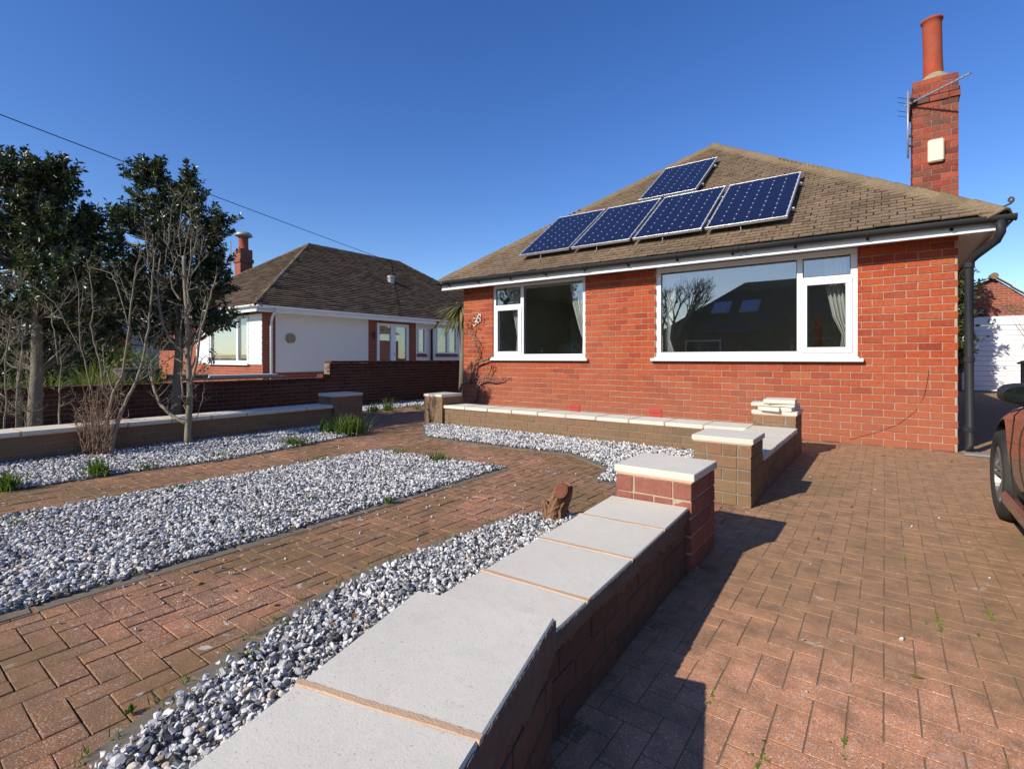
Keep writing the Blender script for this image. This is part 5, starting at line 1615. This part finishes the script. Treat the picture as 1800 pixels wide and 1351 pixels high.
random.seed(12)
zb = depth(-8.3, -5.42)
t = thing('bare_tree', 'pruned leafless tree with knobbly upright branches in the left gravel bed', 'tree', (-8.3, -5.42, 0))
m = MB(); stick(m, [(330, 783), (331, 748), (334, 700), (331, 640), (329, 570), (326, 505), (323, 450)], zb, .058, .034, .05, 12, 10, .22); m.build('trunk', M_bark, t, smooth=True)
m = MB()
for pl, r0, r1, tw in (
        ([(327, 745), (300, 728), (280, 708), (268, 672), (266, 634), (270, 603), (285, 585), (290, 562)], .028, .012, 8), ([(330, 742), (305, 735), (283, 713), (272, 690), (262, 650), (266, 600)], .022, .010, 6),
        ([(332, 690), (345, 640), (352, 588), (366, 535), (380, 486)], .024, .014, 5), ([(331, 650), (338, 610), (352, 572), (362, 520)], .02, .010, 6),
        ([(322, 620), (300, 597), (286, 570), (279, 530), (276, 492), (282, 455)], .024, .012, 9), ([(321, 700), (318, 640), (316, 600), (322, 540)], .016, .010, 5),
        ([(318, 528), (304, 510), (300, 488), (310, 455)], .018, .010, 7), ([(326, 500), (340, 478), (352, 462), (367, 447)], .016, .008, 6),
        ([(321, 618), (300, 630), (270, 652), (245, 668)], .010, .006, 3), ([(331, 540), (330, 500), (336, 450), (336, 420)], .016, .008, 7),
        ([(276, 495), (262, 470), (258, 430), (256, 398)], .012, .005, 7), ([(290, 462), (297, 420), (300, 380), (303, 358)], .010, .004, 5), ([(318, 450), (314, 410), (320, 372), (318, 350)], .010, .004, 5), ([(324, 448), (330, 410), (336, 380), (330, 362)], .009, .004, 5),
        ([(338, 450), (345, 420), (347, 398), (342, 376)], .009, .004, 5), ([(262, 470), (270, 440), (268, 410)], .009, .004, 6), ([(305, 460), (300, 440), (288, 420), (290, 398)], .009, .004, 5), ([(325, 455), (310, 445), (306, 425), (306, 400)], .010, .004, 4), ([(348, 470), (354, 440), (358, 415)], .010, .004, 4),
        ([(345, 735), (356, 700), (360, 672), (358, 648)], .007, .004, 3)):
    stick(m, pl, zb, r0, r1, .22, 7, tw, .20)
m.build('branches', M_bark, t, smooth=True)

zs = depth(-8.25, -6.42)
t = thing('bare_shrub', 'leafless shrub with a dense bundle of brown stems at the foot of the left wall', 'shrub', (-8.25, -6.42, 0))
m = MB()
for k in range(46):
    x0 = random.uniform(143, 196); top = random.uniform(640, 735) if k % 3 else random.uniform(690, 760); x1 = x0 + random.gauss(0, 12) + (x0 - 167) * .7
    stick(m, [(x0, 797 + random.uniform(-4, 3)), (x0 + random.gauss(0, 4), (797 + top) / 2 + 20), (x0 * .5 + x1 * .5 + random.gauss(0, 5), (797 + top) / 2 - 20), (x1, top)], zs, random.uniform(.006, .011), .0025, .35, 5, 5, .10, sub=0)
m.build('stems', M_twig, t)
m = MB()
for pl, r0, r1, tw in (([(196, 795), (205, 745), (222, 705), (240, 668), (252, 630), (262, 560), (268, 500), (272, 440)], .032, .010, 16), ([(190, 790), (188, 735), (200, 690), (215, 660), (225, 590), (233, 520), (240, 465), (250, 430)], .026, .007, 16),
                       ([(205, 700), (190, 660), (183, 640), (180, 610)], .016, .008, 4), ([(183, 690), (176, 640), (165, 600), (160, 570), (164, 540), (158, 480), (152, 455)], .016, .005, 9), ([(165, 700), (150, 640), (140, 600), (139, 540), (137, 500), (128, 470)], .012, .004, 8),
                       ([(140, 610), (120, 575), (112, 560), (95, 530), (60, 505), (30, 490)], .010, .005, 5), ([(112, 560), (92, 556), (88, 530), (84, 495)], .009, .004, 3), ([(90, 555), (110, 535), (132, 500)], .008, .003, 3), ([(103, 640), (95, 580), (88, 548), (75, 520)], .010, .005, 4),
                       ([(240, 668), (262, 640), (285, 615), (305, 590)], .010, .005, 3), ([(230, 590), (205, 500), (195, 480), (160, 470), (122, 444)], .008, .003, 4), ([(228, 530), (212, 490), (195, 465)], .009, .004, 4), ([(140, 570), (146, 520), (150, 500)], .007, .003, 2)):
    stick(m, pl, zs, r0, r1, .3, 7, tw, .15)
m.build('tall_branches', M_bark, t, smooth=True)
t = thing('bare_hedge_stems', 'tangle of thin bare stems at the left edge behind the wall', 'shrub', (-9.3, -6.9, 0))
zh = depth(-9.3, -6.9)
m = MB()
for pl in ([(5, 770), (12, 700), (8, 640), (20, 560), (40, 510)], [(28, 765), (30, 690), (40, 620), (38, 560)], [(102, 762), (105, 700), (108, 640), (104, 600)], [(0, 640), (20, 600), (32, 585), (28, 560)], [(0, 515), (14, 508), (28, 505)], [(0, 575), (14, 560), (36, 545)], [(0, 600), (22, 607), (45, 640)], [(52, 700), (46, 660), (50, 620)], [(0, 690), (30, 720), (60, 725)], [(48, 770), (44, 735), (0, 722)]):
    stick(m, pl, zh, .016 if pl[0][1] > 750 else .009, .005, .5, 6, 10, .22)
m.build('stems', M_bark, t, smooth=True)

# climber on the house corner
random.seed(9)
t = thing('wall_climber', 'gnarled bare climber trained up the left corner of the brick bungalow', 'climber', (-7.95, -.1, 0))


def wallstick(m, pl, r0, r1, y=-.05, twigs=0, tl=.15):
    pts = []
    for x, yy in pl:
        u = (x - 900) / 890.; d = RT * u + FW; tt = (y - CAM.y) / d.y
        p = CAM + d * tt; p.z = 1.17 - (yy - 629) / 890. * tt; p.y += random.uniform(-.02, .015); pts.append(p)
    fine = []
    for i in range(len(pts) - 1):
        for k in range(3): fine.append(pts[i].lerp(pts[i + 1], k / 3))
    fine.append(pts[-1]); N = len(fine)
    m.tube(fine, [r0 + (r1 - r0) * i / (N - 1) for i in range(N)], 8)
    for k in range(twigs):
        a = fine[random.randrange(N // 3, N)]; b = a + Vector((random.gauss(0, .6), random.uniform(-.25, .02), random.gauss(.3, .6))).normalized() * tl * random.uniform(.4, 1.2); m.tube([a, a.lerp(b, .5) + Vector((0, 0, .01)), b], [.006, .004, .002], 4)


m = MB()
wallstick(m, [(806, 712), (808, 690), (812, 677), (820, 670), (829, 671), (831, 655), (834, 642), (838, 637), (848, 634), (860, 630)], .034, .018, -.09, 14, .22)
wallstick(m, [(828, 711), (836, 704), (838, 690), (838, 676), (845, 670), (856, 668), (868, 672), (884, 668)], .028, .012, -.06, 16, .22)
wallstick(m, [(834, 641), (842, 625), (845, 608), (838, 595), (831, 585), (826, 575)], .014, .005, -.05, 8, .2)
wallstick(m, [(845, 632), (840, 612), (834, 600)], .010, .004, -.05, 6, .2); wallstick(m, [(846, 668), (838, 662), (836, 652)], .010, .005, -.05, 4, .15); wallstick(m, [(858, 668), (862, 655), (864, 645)], .010, .004, -.05, 9, .15)
m.build('stems', M_vine, t, smooth=True)
g = np.random.default_rng(17); P = []
for px, py, n, s in ((826, 568, 44, 7), (836, 556, 16, 5), (831, 578, 16, 6), (862, 648, 10, 7), (840, 610, 8, 8)):
    for _ in range(n):
        x, yy = px + g.normal(0, s), py + g.normal(0, s); u = (x - 900) / 890.; d = RT * u + FW; tt = (-.08 - CAM.y) / d.y
        p = CAM + d * tt; P.append((p.x, p.y + g.uniform(-.06, .04), 1.17 - (yy - 629) / 890. * tt))
P = np.array(P); V, F, R = leaf_batch(P, g.normal(size=P.shape), g.uniform(.03, .075, len(P)), g.uniform(.018, .035, len(P)), g.uniform(0, 1, len(P)), seed=3)
raw_mesh('leaves', V, F, R, M_dry, t)


def blades(name, label, cat, c, n, h, spread, mat, wd=.012, seed=1, group=None, arch=.6, asym=(0, 0)):
    g = np.random.default_rng(seed); V, F, R = [], [], []
    for k in range(n):
        a = g.uniform(0, 2 * math.pi); L = h * g.uniform(.55, 1.15); bx, by = c[0] + g.normal(0, spread * .3), c[1] + g.normal(0, spread * .3)
        lean = g.uniform(.15, 1.0) * arch; d = np.array([math.cos(a) + asym[0], math.sin(a) + asym[1]]); s = np.array([-math.sin(a), math.cos(a)]); r = g.uniform()
        N = len(V); m_ = 4
        for i in range(m_ + 1):
            t_ = i / m_; out = lean * L * t_ ** 1.6; z = c[2] + L * (t_ - .42 * lean * t_ ** 2.4); wv = wd * (1 - t_ ** 2) * g.uniform(.9, 1.1) + .0006
            for sg in (-1, 1): V.append((bx + d[0] * out + s[0] * wv * sg * .5, by + d[1] * out + s[1] * wv * sg * .5, z)); R.append(r)
        for i in range(m_):
            q = N + 2 * i; F += [(q, q + 1, q + 3), (q, q + 3, q + 2)]
    e = thing(name, label, cat, (c[0], c[1], c[2]), group)
    raw_mesh('blades', np.array(V), np.array(F), np.array(R), mat, e)
    return e


def gp(px, py):
    z = 890 * 1.17 / (py - 629); p = CAM + FW * z + RT * ((px - 900) / 890 * z); return (p.x, p.y, .012)


G_ = 'green tufts in the gravel beds'
for i, (lab, px, py, n, h, sp, wd) in enumerate((
        ('big clump of strappy green leaves at the corner of the left gravel bed', 612, 763, 240, .33, .40, .020),
        ('smaller strappy clump just left of the big green one', 575, 762, 70, .28, .24, .016),
        ('bright green tuft in the left bed right of the brown shrub foot', 172, 836, 150, .19, .16, .011),
        ('green tuft at the left edge of the left gravel bed', 12, 862, 130, .18, .16, .011),
        ('thin dark green tuft between the bright tuft and the bare tree', 255, 826, 45, .09, .10, .008),
        ('thin grass tuft growing against the shaded left wall', 230, 780, 26, .17, .06, .010),
        ('low grass by the foot of the bare pruned tree', 345, 775, 40, .14, .08, .008),
        ('scattered grass at the path edge of the left bed', 388, 803, 44, .08, .18, .008),
        ('low dark green clump near the far end of the left bed', 518, 783, 130, .14, .26, .012),
        ('grass tuft on the far edge of the middle bed', 770, 812, 110, .13, .18, .009),
        ('short grass near the far corner of the middle bed', 700, 800, 60, .07, .20, .007),
        ('small grass strip at the right corner of the middle bed', 862, 822, 50, .07, .12, .007),
        ('small yellow green weed at the kerb of the middle bed', 683, 886, 26, .08, .05, .010),
        ('low grass on the left edge of the middle bed', 560, 812, 50, .06, .2, .007),
        ('grass tuft on the left edge of the middle bed nearer the camera', 310, 862, 40, .06, .14, .007),
        ('yellowish weed patch at the left end of the middle bed', 20, 925, 50, .05, .2, .009),
        ('weed with small green leaves at the edge of the near chipping strip', 440, 1165, 40, .035, .07, .012),
        ('weed with tiny bright leaves by the kerb near the camera', 225, 1258, 18, .03, .03, .008),
        ('small weed at the near strip further from the camera', 505, 1100, 22, .03, .05, .008),
        ('dark green tuft beside the passage in front of the boundary wall', 655, 724, 60, .22, .2, .014),
        ('pale seeding plant in front of the boundary wall', 682, 722, 60, .36, .16, .012),
        ('dark green tuft by the boundary wall nearest the house', 733, 720, 40, .18, .16, .012),
        ('short weed tuft in the middle of the middle bed', 545, 882, 40, .05, .05, .007))):
    blades('grass_tuft', lab, 'plant', gp(px, py), n, h, sp, M_grass, wd, 100 + i, G_, .75)

# grassy shrubs and bushes in the neighbour's garden
for i, (lab, x, y, n, h, sp, mt) in enumerate((
        ('lime green grassy shrub behind the boundary wall beside the bare shrub', -12.6, -5.3, 420, 1.15, .5, M_shrub),
        ('yellow green arching grass behind the boundary wall', -12.4, -4.55, 360, 1.05, .5, M_shrub),
        ('dull green bush behind the boundary wall near the thick trunk', -12.7, -6.1, 380, 1.0, .6, M_grass),
        ('yellowish low bush at the far left behind the boundary wall', -12.5, -6.65, 260, .8, .5, M_shrub))):
    blades('grassy_shrub', lab, 'shrub', (x, y, -.02), n, h, sp, mt, .022, 200 + i, 'bushes behind the boundary wall', .6)
# twiggy hedge mass far left
g = np.random.default_rng(61)


def bush(name, label, c, r, n, mat, leaf, seed, cat='hedge'):
    g = np.random.default_rng(seed); d = g.normal(size=(n, 3)); d /= np.linalg.norm(d, axis=1)[:, None]
    lump = 1 + .22 * np.sin(d[:, 0] * 7 + seed) * np.cos(d[:, 1] * 6 + d[:, 2] * 5)
    P = np.array(c) + d * np.array(r) * (g.uniform(.45, 1, n) ** .4 * lump)[:, None]
    P[:, 2] = np.maximum(P[:, 2], .02)
    t = thing(name, label, cat, (c[0], c[1], 0))
    V, F, R = leaf_batch(P, d + g.normal(size=d.shape) * .7, leaf * g.uniform(.6, 1.3, n), leaf * .5 * g.uniform(.7, 1.2, n), np.clip(g.normal(.45, .22, n), 0, .99), seed=seed)
    raw_mesh('foliage', V, F, R, mat, t)
    m = MB()
    for k in range(14): q = P[k * 13 % n]; m.tube([Vector((c[0] + random.uniform(-.2, .2), c[1] + random.uniform(-.2, .2), 0)), Vector(q)], [.03, .006], 5)
    m.build('stems', M_bark2, t)
    return t


bush('hedge', 'dark hedge beyond the lawn at the far left', (-22.0, -5.6, .9), (1.9, 1.6, 1.3), 5000, M_dull, .16, 71)
bush('hedge', 'dark green hedge in front of the far grey bungalow', (-19.6, -4.4, .9), (1.5, 1.2, 1.2), 5000, M_dull, .16, 72)
bush('garden_bush', 'rounded evergreen bush in the neighbouring front garden', (-18.6, -3.2, .6), (1.0, 1.0, .85), 3000, M_grass, .09, 73, 'bush')

# palm beside the house
t = thing('cordyline_palm', 'spiky palm with drooping yellow green leaves behind the left corner', 'palm', (-9.1, .95, 0))
m = MB(); m.tube([(-9.1, .95, 0), (-9.08, .97, 1.2), (-9.1, .95, 2.42)], [.09, .075, .07], 10); m.build('trunk', M_bark2, t, smooth=True)
g = np.random.default_rng(5); V, F, R = [], [], []
for k in range(190):
    a = g.uniform(0, 2 * math.pi); el = g.uniform(-.85, .8); L = g.uniform(.55, .9); r = g.uniform(); wd = .022
    if math.sin(el) * L > .28: continue
    d = np.array([math.cos(a) * math.cos(el), math.sin(a) * math.cos(el), math.sin(el)]); s = np.array([-math.sin(a), math.cos(a), 0]); N = len(V)
    for i in range(7):
        t_ = i / 6; p = np.array([-9.1, .95, 2.42]) + d * L * t_ + np.array([0, 0, -.30 * L * t_ ** 2.2])
        wv = wd * (.6 + .8 * t_) * (1 - t_ ** 3) + .001
        for sg in (-1, 1): V.append(p + s * wv * sg); R.append(r)
    for i in range(6): q = N + 2 * i; F += [(q, q + 1, q + 3), (q, q + 3, q + 2)]
raw_mesh('leaves', np.array(V), np.array(F), np.array(R), M_palm, t)

# unseen columnar tree behind the bungalow, added to shade the garage door
evergreen('shadow_conifer', 'unseen tree added to cast the shadow on the garage door', (.75, 13.0, 0), [Vector((.75, 13.0, z)) for z in (0, 1.5, 3, 4.6)], [((.75, 13.0, 1.6), (.5, .5, 1.4), 2), ((.75, 13.0, 3.2), (.5, .5, 1.3), 2), ((.75, 13, 4.5), (.38, .38, .75), 1)], 1300, leaf=.13, seed=33)
cf = [o for o in bpy.data.objects if o.name == 'shadow_conifer'][0]
m = MB(); m.lathe([(.05, .9), (.46, 1.1), (.52, 2.0), (.52, 3.4), (.46, 4.4), (.30, 4.95), (.04, 5.2)], 18, Matrix.Translation((.75, 13.0, 0))); m.build('shadow_core', M_dull, cf, smooth=True)  # opaque core added so the cast shadow has a clean edge

# ---------------------------------------------------------------- stump in the near strip
random.seed(77)
t = thing('tree_stump', 'sawn reddish stump with a forked top at the end of the chipping strip', 'stump', (-2.62, -5.2, 0))


def knobbly(m, pts, rad, n=26, amp=.13, seed=0):
    r_ = random.Random(seed); ph = [r_.uniform(0, 6) for _ in range(4)]
    N = len(m.v); p0 = [Vector(p) for p in pts]; pts = []; rr0 = rad; rad = []
    for i in range(len(p0) - 1):
        for k in range(4): pts.append(p0[i].lerp(p0[i + 1], k / 4)); rad.append(rr0[i] + (rr0[i + 1] - rr0[i]) * k / 4)
    pts.append(p0[-1]); rad.append(rr0[-1])
    for i, p in enumerate(pts):
        tq = (pts[min(i + 1, len(pts) - 1)] - pts[max(i - 1, 0)]).normalized(); u = tq.cross(Vector((.2, 1, .1))).normalized(); v = tq.cross(u)
        for k in range(n):
            a = 2 * math.pi * k / n; rr = rad[i] * (1 + amp * math.sin(3 * a + ph[0] + i * .12) + amp * .7 * math.sin(8 * a + ph[1] + i * .05) + amp * .5 * math.sin(13 * a + ph[2]) + r_.uniform(-.07, .07)); m.v.append(tuple(p + (u * math.cos(a) + v * math.sin(a)) * rr)); m.r.append(0)
    for i in range(len(pts) - 1):
        for k in range(n): a = N + i * n + k; b = N + i * n + (k + 1) % n; m.f.append((a, b, b + n, a + n))
    m.f.append(tuple(N + k for k in range(n))[::-1]); m.f.append(tuple(N + (len(pts) - 1) * n + k for k in range(n)))


zst = depth(-2.62, -5.2)
q = lambda x, y, dz=0: PX(x, y, zst + dz)
m = MB()
knobbly(m, [q(974, 918), q(975, 905), q(977, 890), q(983, 876), q(988, 864, -.03), q(989, 858, -.06)], [.085, .072, .062, .062, .060, .052], seed=3)
knobbly(m, [q(978, 898), q(990, 880, .02), q(998, 862, .05), q(1000, 852, .06)], [.05, .042, .034, .026], seed=5)
knobbly(m, [q(966, 914), q(962, 900), q(958, 886), q(957, 877)], [.05, .04, .028, .012], seed=7)
m.build('trunk', M_stump, t)
m = MB()
cpt = q(987, 862, -.105); nd = (CAM - cpt).normalized(); nd = (nd + Vector((-.3, 0, .35))).normalized()
Rm = nd.to_track_quat('Z', 'Y').to_matrix().to_4x4()
m.lathe([(.0, .012), (.03, .01), (.046, .004), (.050, -.03)], 16, Matrix.Translation(cpt) @ Rm @ Matrix.Diagonal((1, 1.25, 1, 1))); m.build('cut_face', M_cut, t)
m = MB(); m.tube([q(968, 912, -.02), q(962, 903, .02), q(953, 895, .03), q(949, 900, .03)], [.012, .008, .005, .003], 5); m.tube([q(953, 895, .03), q(955, 886, .03)], [.005, .002], 4); m.build('dead_shoot', M_twig, t)

# ---------------------------------------------------------------- leaf litter and sprigs along the kerbs
g = np.random.default_rng(123); P = []
for _ in range(70): P.append((g.uniform(-8.4, -7.0), g.uniform(-8.0, -3.2), .035))
for _ in range(60): P.append((g.uniform(-5.9, -3.95), g.uniform(-7.8, -4.2), .032))
for _ in range(40): P.append((g.uniform(-2.8, -2.1), g.uniform(-7.2, -5.1), .034))
for _ in range(60): P.append((g.uniform(-7.0, -2.2), g.uniform(-7.6, -2.2), .006))
for _ in range(35): P.append((g.uniform(-1.4, .6), g.uniform(-7.0, -.4), .005))
P = np.array(P); D = g.normal(size=P.shape); D[:, 2] *= .15
V, F, R = leaf_batch(P, D, g.uniform(.02, .05, len(P)), g.uniform(.012, .025, len(P)), g.uniform(0, 1, len(P)), seed=4)
tag(raw_mesh('fallen_leaves', V, F, R, M_dry, None, 'stuff'), 'small dry leaves and scraps lying on gravel and paving', 'leaves')
V, F, R = [], [], []
for line, n in ((KERB_C, 60), ([(-3.95, -9.0), (-3.97, -4.06)], 34), (KERB_D, 26), ([(-5.9, -8.6), (-5.85, -4.2)], 60), ([(-5.85, -4.2), (-3.97, -4.06)], 60), ([(-6.93, -8.5), (-6.93, -6.6), (-6.8, -5.6), (-6.95, -4.6)], 40)):
    for _ in range(n):
        k = g.integers(0, len(line) - 1); t_ = g.uniform(); x = line[k][0] * (1 - t_) + line[k + 1][0] * t_ + g.normal(0, .02); y = line[k][1] * (1 - t_) + line[k + 1][1] * t_ + g.normal(0, .02)
        for _b in range(g.integers(3, 9)):
            a = g.uniform(0, 6.28); L = g.uniform(.015, .05); bx, by = x + g.normal(0, .008), y + g.normal(0, .008); N = len(V); dx, dy = math.cos(a), math.sin(a); r = g.uniform()
            V += [(bx - dy * .002, by + dx * .002, .004), (bx + dy * .002, by - dx * .002, .004), (bx + dx * L * .6, by + dy * L * .6, .004 + L * .8)]; R += [r] * 3; F.append((N, N + 1, N + 2))
tag(raw_mesh('kerb_sprigs', np.array(V), np.array(F), np.array(R), M_grass, None, 'stuff'), 'tiny grass sprigs growing along the kerb stones', 'grass')

# ---------------------------------------------------------------- overhead wire and pole
we = Vector((-20.6, 8.6, 5.95))
ws = PX(0, 197, 10.5)
d = ws - we
pe = ws + d * .45
pts = []
for k in range(41):
    s = k / 40; p = we.lerp(pe, s); p.z -= .10 * 4 * s * (1 - s) * .6
    pts.append(p)
m = MB(); m.tube(pts, .011, 5); tag(m.build('telephone_wire', M_grit), 'thin black overhead wire slanting across the sky to the neighbouring roof', 'wire')
t = thing('telegraph_pole', 'wooden telegraph pole carrying the overhead wire', 'pole', (pe.x, pe.y, 0))
m = MB(); m.tube([(pe.x, pe.y, -.05), (pe.x, pe.y, pe.z + .25)], [.14, .10], 12); m.build('post', M_wood, t, smooth=True)
m = MB(); m.bar((pe.x - .3, pe.y, pe.z), (pe.x + .3, pe.y, pe.z), .06, .06); m.build('cross_arm', M_wood, t)

# ---------------------------------------------------------------- the other side of the street (seen mirrored in the windows)
M_oroof = tile_mat('slate_roof', [(0.0, (0.06, 0.056, 0.054)), (1.0, (0.11, 0.10, 0.095))], 0.2)
M_mirror = plain('sky_mirroring_glass', (0.6, 0.62, 0.64), 0.12, 0.5, 0.0, 3, 0.0, Metallic=1.0)
oh = thing('opposite_bungalow', 'dark roofed bungalow across the street reflected in the large window', 'house', (-9, -27, 0))
m = MB(); m.box(-12.6, 3.5, -33, -24.5, 0, 2.7); m.build('wall', brickflat('dull_brickwork', (0.22, 0.08, 0.05), (0.16, 0.06, 0.04), (0.25, 0.2, 0.16), 'X'), oh)
m = MB(); m.add([(-13, -24.0, 2.7), (4, -24.0, 2.7), (4, -33.5, 2.7), (-13, -33.5, 2.7), (-8.4, -28.7, 6.3), (-.5, -28.7, 6.3)], [(1, 0, 4, 5), (2, 1, 5), (3, 2, 5, 4), (0, 3, 4), (0, 1, 2, 3)]); rf = m.build('roof', M_oroof, oh)
for x in (-9.3, -7.6):
    s = 3.6 / 4.7; y = -26.2; z = 2.7 + (-24 - y) * s
    m = MB(); M_ = Matrix.Translation((x, y, z + .05)) @ Matrix.Rotation(-math.atan(s), 4, 'X'); m.xbox(M_, 1.1, 1.35, .12, .02); rw = m.build('rooflight', M_alu, rf)
    m = MB(); m.xbox(M_ @ Matrix.Translation((0, 0, .065)), .94, 1.2, .012, .002); m.build('pane', M_mirror, rw)
for x in (-10, -4):
    m = MB(); m.box(x - 1.1, x + 1.1, -24.5, -24.4, 1.0, 2.3, .01); wn = m.build('window', M_upvc, oh)
    m = MB(); m.box(x - 1.0, x + 1.0, -24.41, -24.385, 1.1, 2.2); m.build('pane', M_carglass, wn)
oh2 = thing('opposite_house', 'second bungalow across the street, further left', 'house', (-28, -29, 0))
m = MB(); m.box(-36, -22, -34, -26, 0, 2.7); m.build('wall', M_dash2, oh2)
m = MB(); m.add([(-36.5, -25.5, 2.7), (-21.5, -25.5, 2.7), (-21.5, -34.5, 2.7), (-36.5, -34.5, 2.7), (-33, -30, 6.2), (-25, -30, 6.2)], [(1, 0, 4, 5), (2, 1, 5), (3, 2, 5, 4), (0, 3, 4), (0, 1, 2, 3)]); m.build('roof', M_oroof, oh2)
evergreen('street_tree', 'large evergreen tree across the street mirrored in the left window', (-21.5, -22.8, 0), [Vector((-21.5, -22.8, z)) for z in (0, 2, 4, 6)], [((-21.5, -22.8, 4.2), (2.6, 2.2, 2.4), 3), ((-22.6, -22.8, 6.0), (1.8, 1.7, 1.8), 2), ((-20.2, -22.8, 5.6), (1.7, 1.6, 1.9), 2), ((-18.6, -22.5, 3.2), (1.9, 1.6, 1.6), 1.4)], 900, leaf=.17, mat=M_dull, seed=41, per=20, trunk_r=.22)
bush('street_hedge', 'clipped dark hedge across the street', (-4.3, -22.2, 1.2), (3.2, 1.1, 2.0), 6000, M_dull, .16, 81)
random.seed(55)
t = thing('street_bare_tree', 'spreading leafless tree across the street mirrored in the large window', 'tree', (-11.3, -22.5, 0))
m = MB(); m.tube([(-11.3, -22.5, 0), (-11.28, -22.5, 1.2), (-11.35, -22.5, 2.1)], [.24, .20, .17], 10); m.build('trunk', M_bark, t, smooth=True)
m = MB()


def grow(m, a, d, L, r, lev):
    b = a + d * L
    m.tube([a, a.lerp(b, .5) + Vector((random.gauss(0, .03), random.gauss(0, .03), 0)) * L, b], [r, r * .85, r * .68], 5 if lev < 3 else 3, cap=False)
    if lev < 5:
        for k in range(3 if lev < 4 else 4):
            nd = (d + Vector((random.gauss(0, .42), random.gauss(0, .42), random.uniform(-.1, .4)))).normalized()
            grow(m, a.lerp(b, random.uniform(.55, 1)), nd, L * random.uniform(.6, .85), r * .6, lev + 1)


for k in range(6):
    aa = k * 1.05; grow(m, Vector((-11.35, -22.5, 2.0)), Vector((math.cos(aa) * .55, math.sin(aa) * .55, .8)).normalized(), 1.65, .10, 1)
m.build('branches', M_bark, t)

# ---------------------------------------------------------------- unseen right-hand neighbour, added to block skylight on right-facing sides
bush('sky_blocking_hedge', 'unseen hedge added right of the drive to block skylight', (4.6, -5.0, .9), (.8, 5.2, 1.3), 9000, M_leaf, .12, 91)
rn = thing('sky_blocking_bungalow', 'unseen brick bungalow added beyond the right-hand hedge to block skylight', 'house', (9.5, 4, 0))
m = MB(); m.box(5.6, 13.5, 0, 11, 0, 2.68); m.build('wall', M_bf_x, rn)
m = MB(); m.add([(5.2, -.4, 2.7), (13.9, -.4, 2.7), (13.9, 11.4, 2.7), (5.2, 11.4, 2.7), (9.55, 4.2, 6.2), (9.55, 7.0, 6.2)], [(0, 1, 4), (1, 2, 5, 4), (2, 3, 5), (3, 0, 4, 5), (0, 3, 2, 1)]); m.build('roof', M_ntile, rn)
m = MB(); m.box(7.2, 10.2, -.06, .02, 1.1, 2.5, .01); wn = m.build('window', M_upvc, rn)
m = MB(); m.box(7.3, 10.1, -.075, -.062, 1.2, 2.4); m.build('pane', M_carglass, wn)
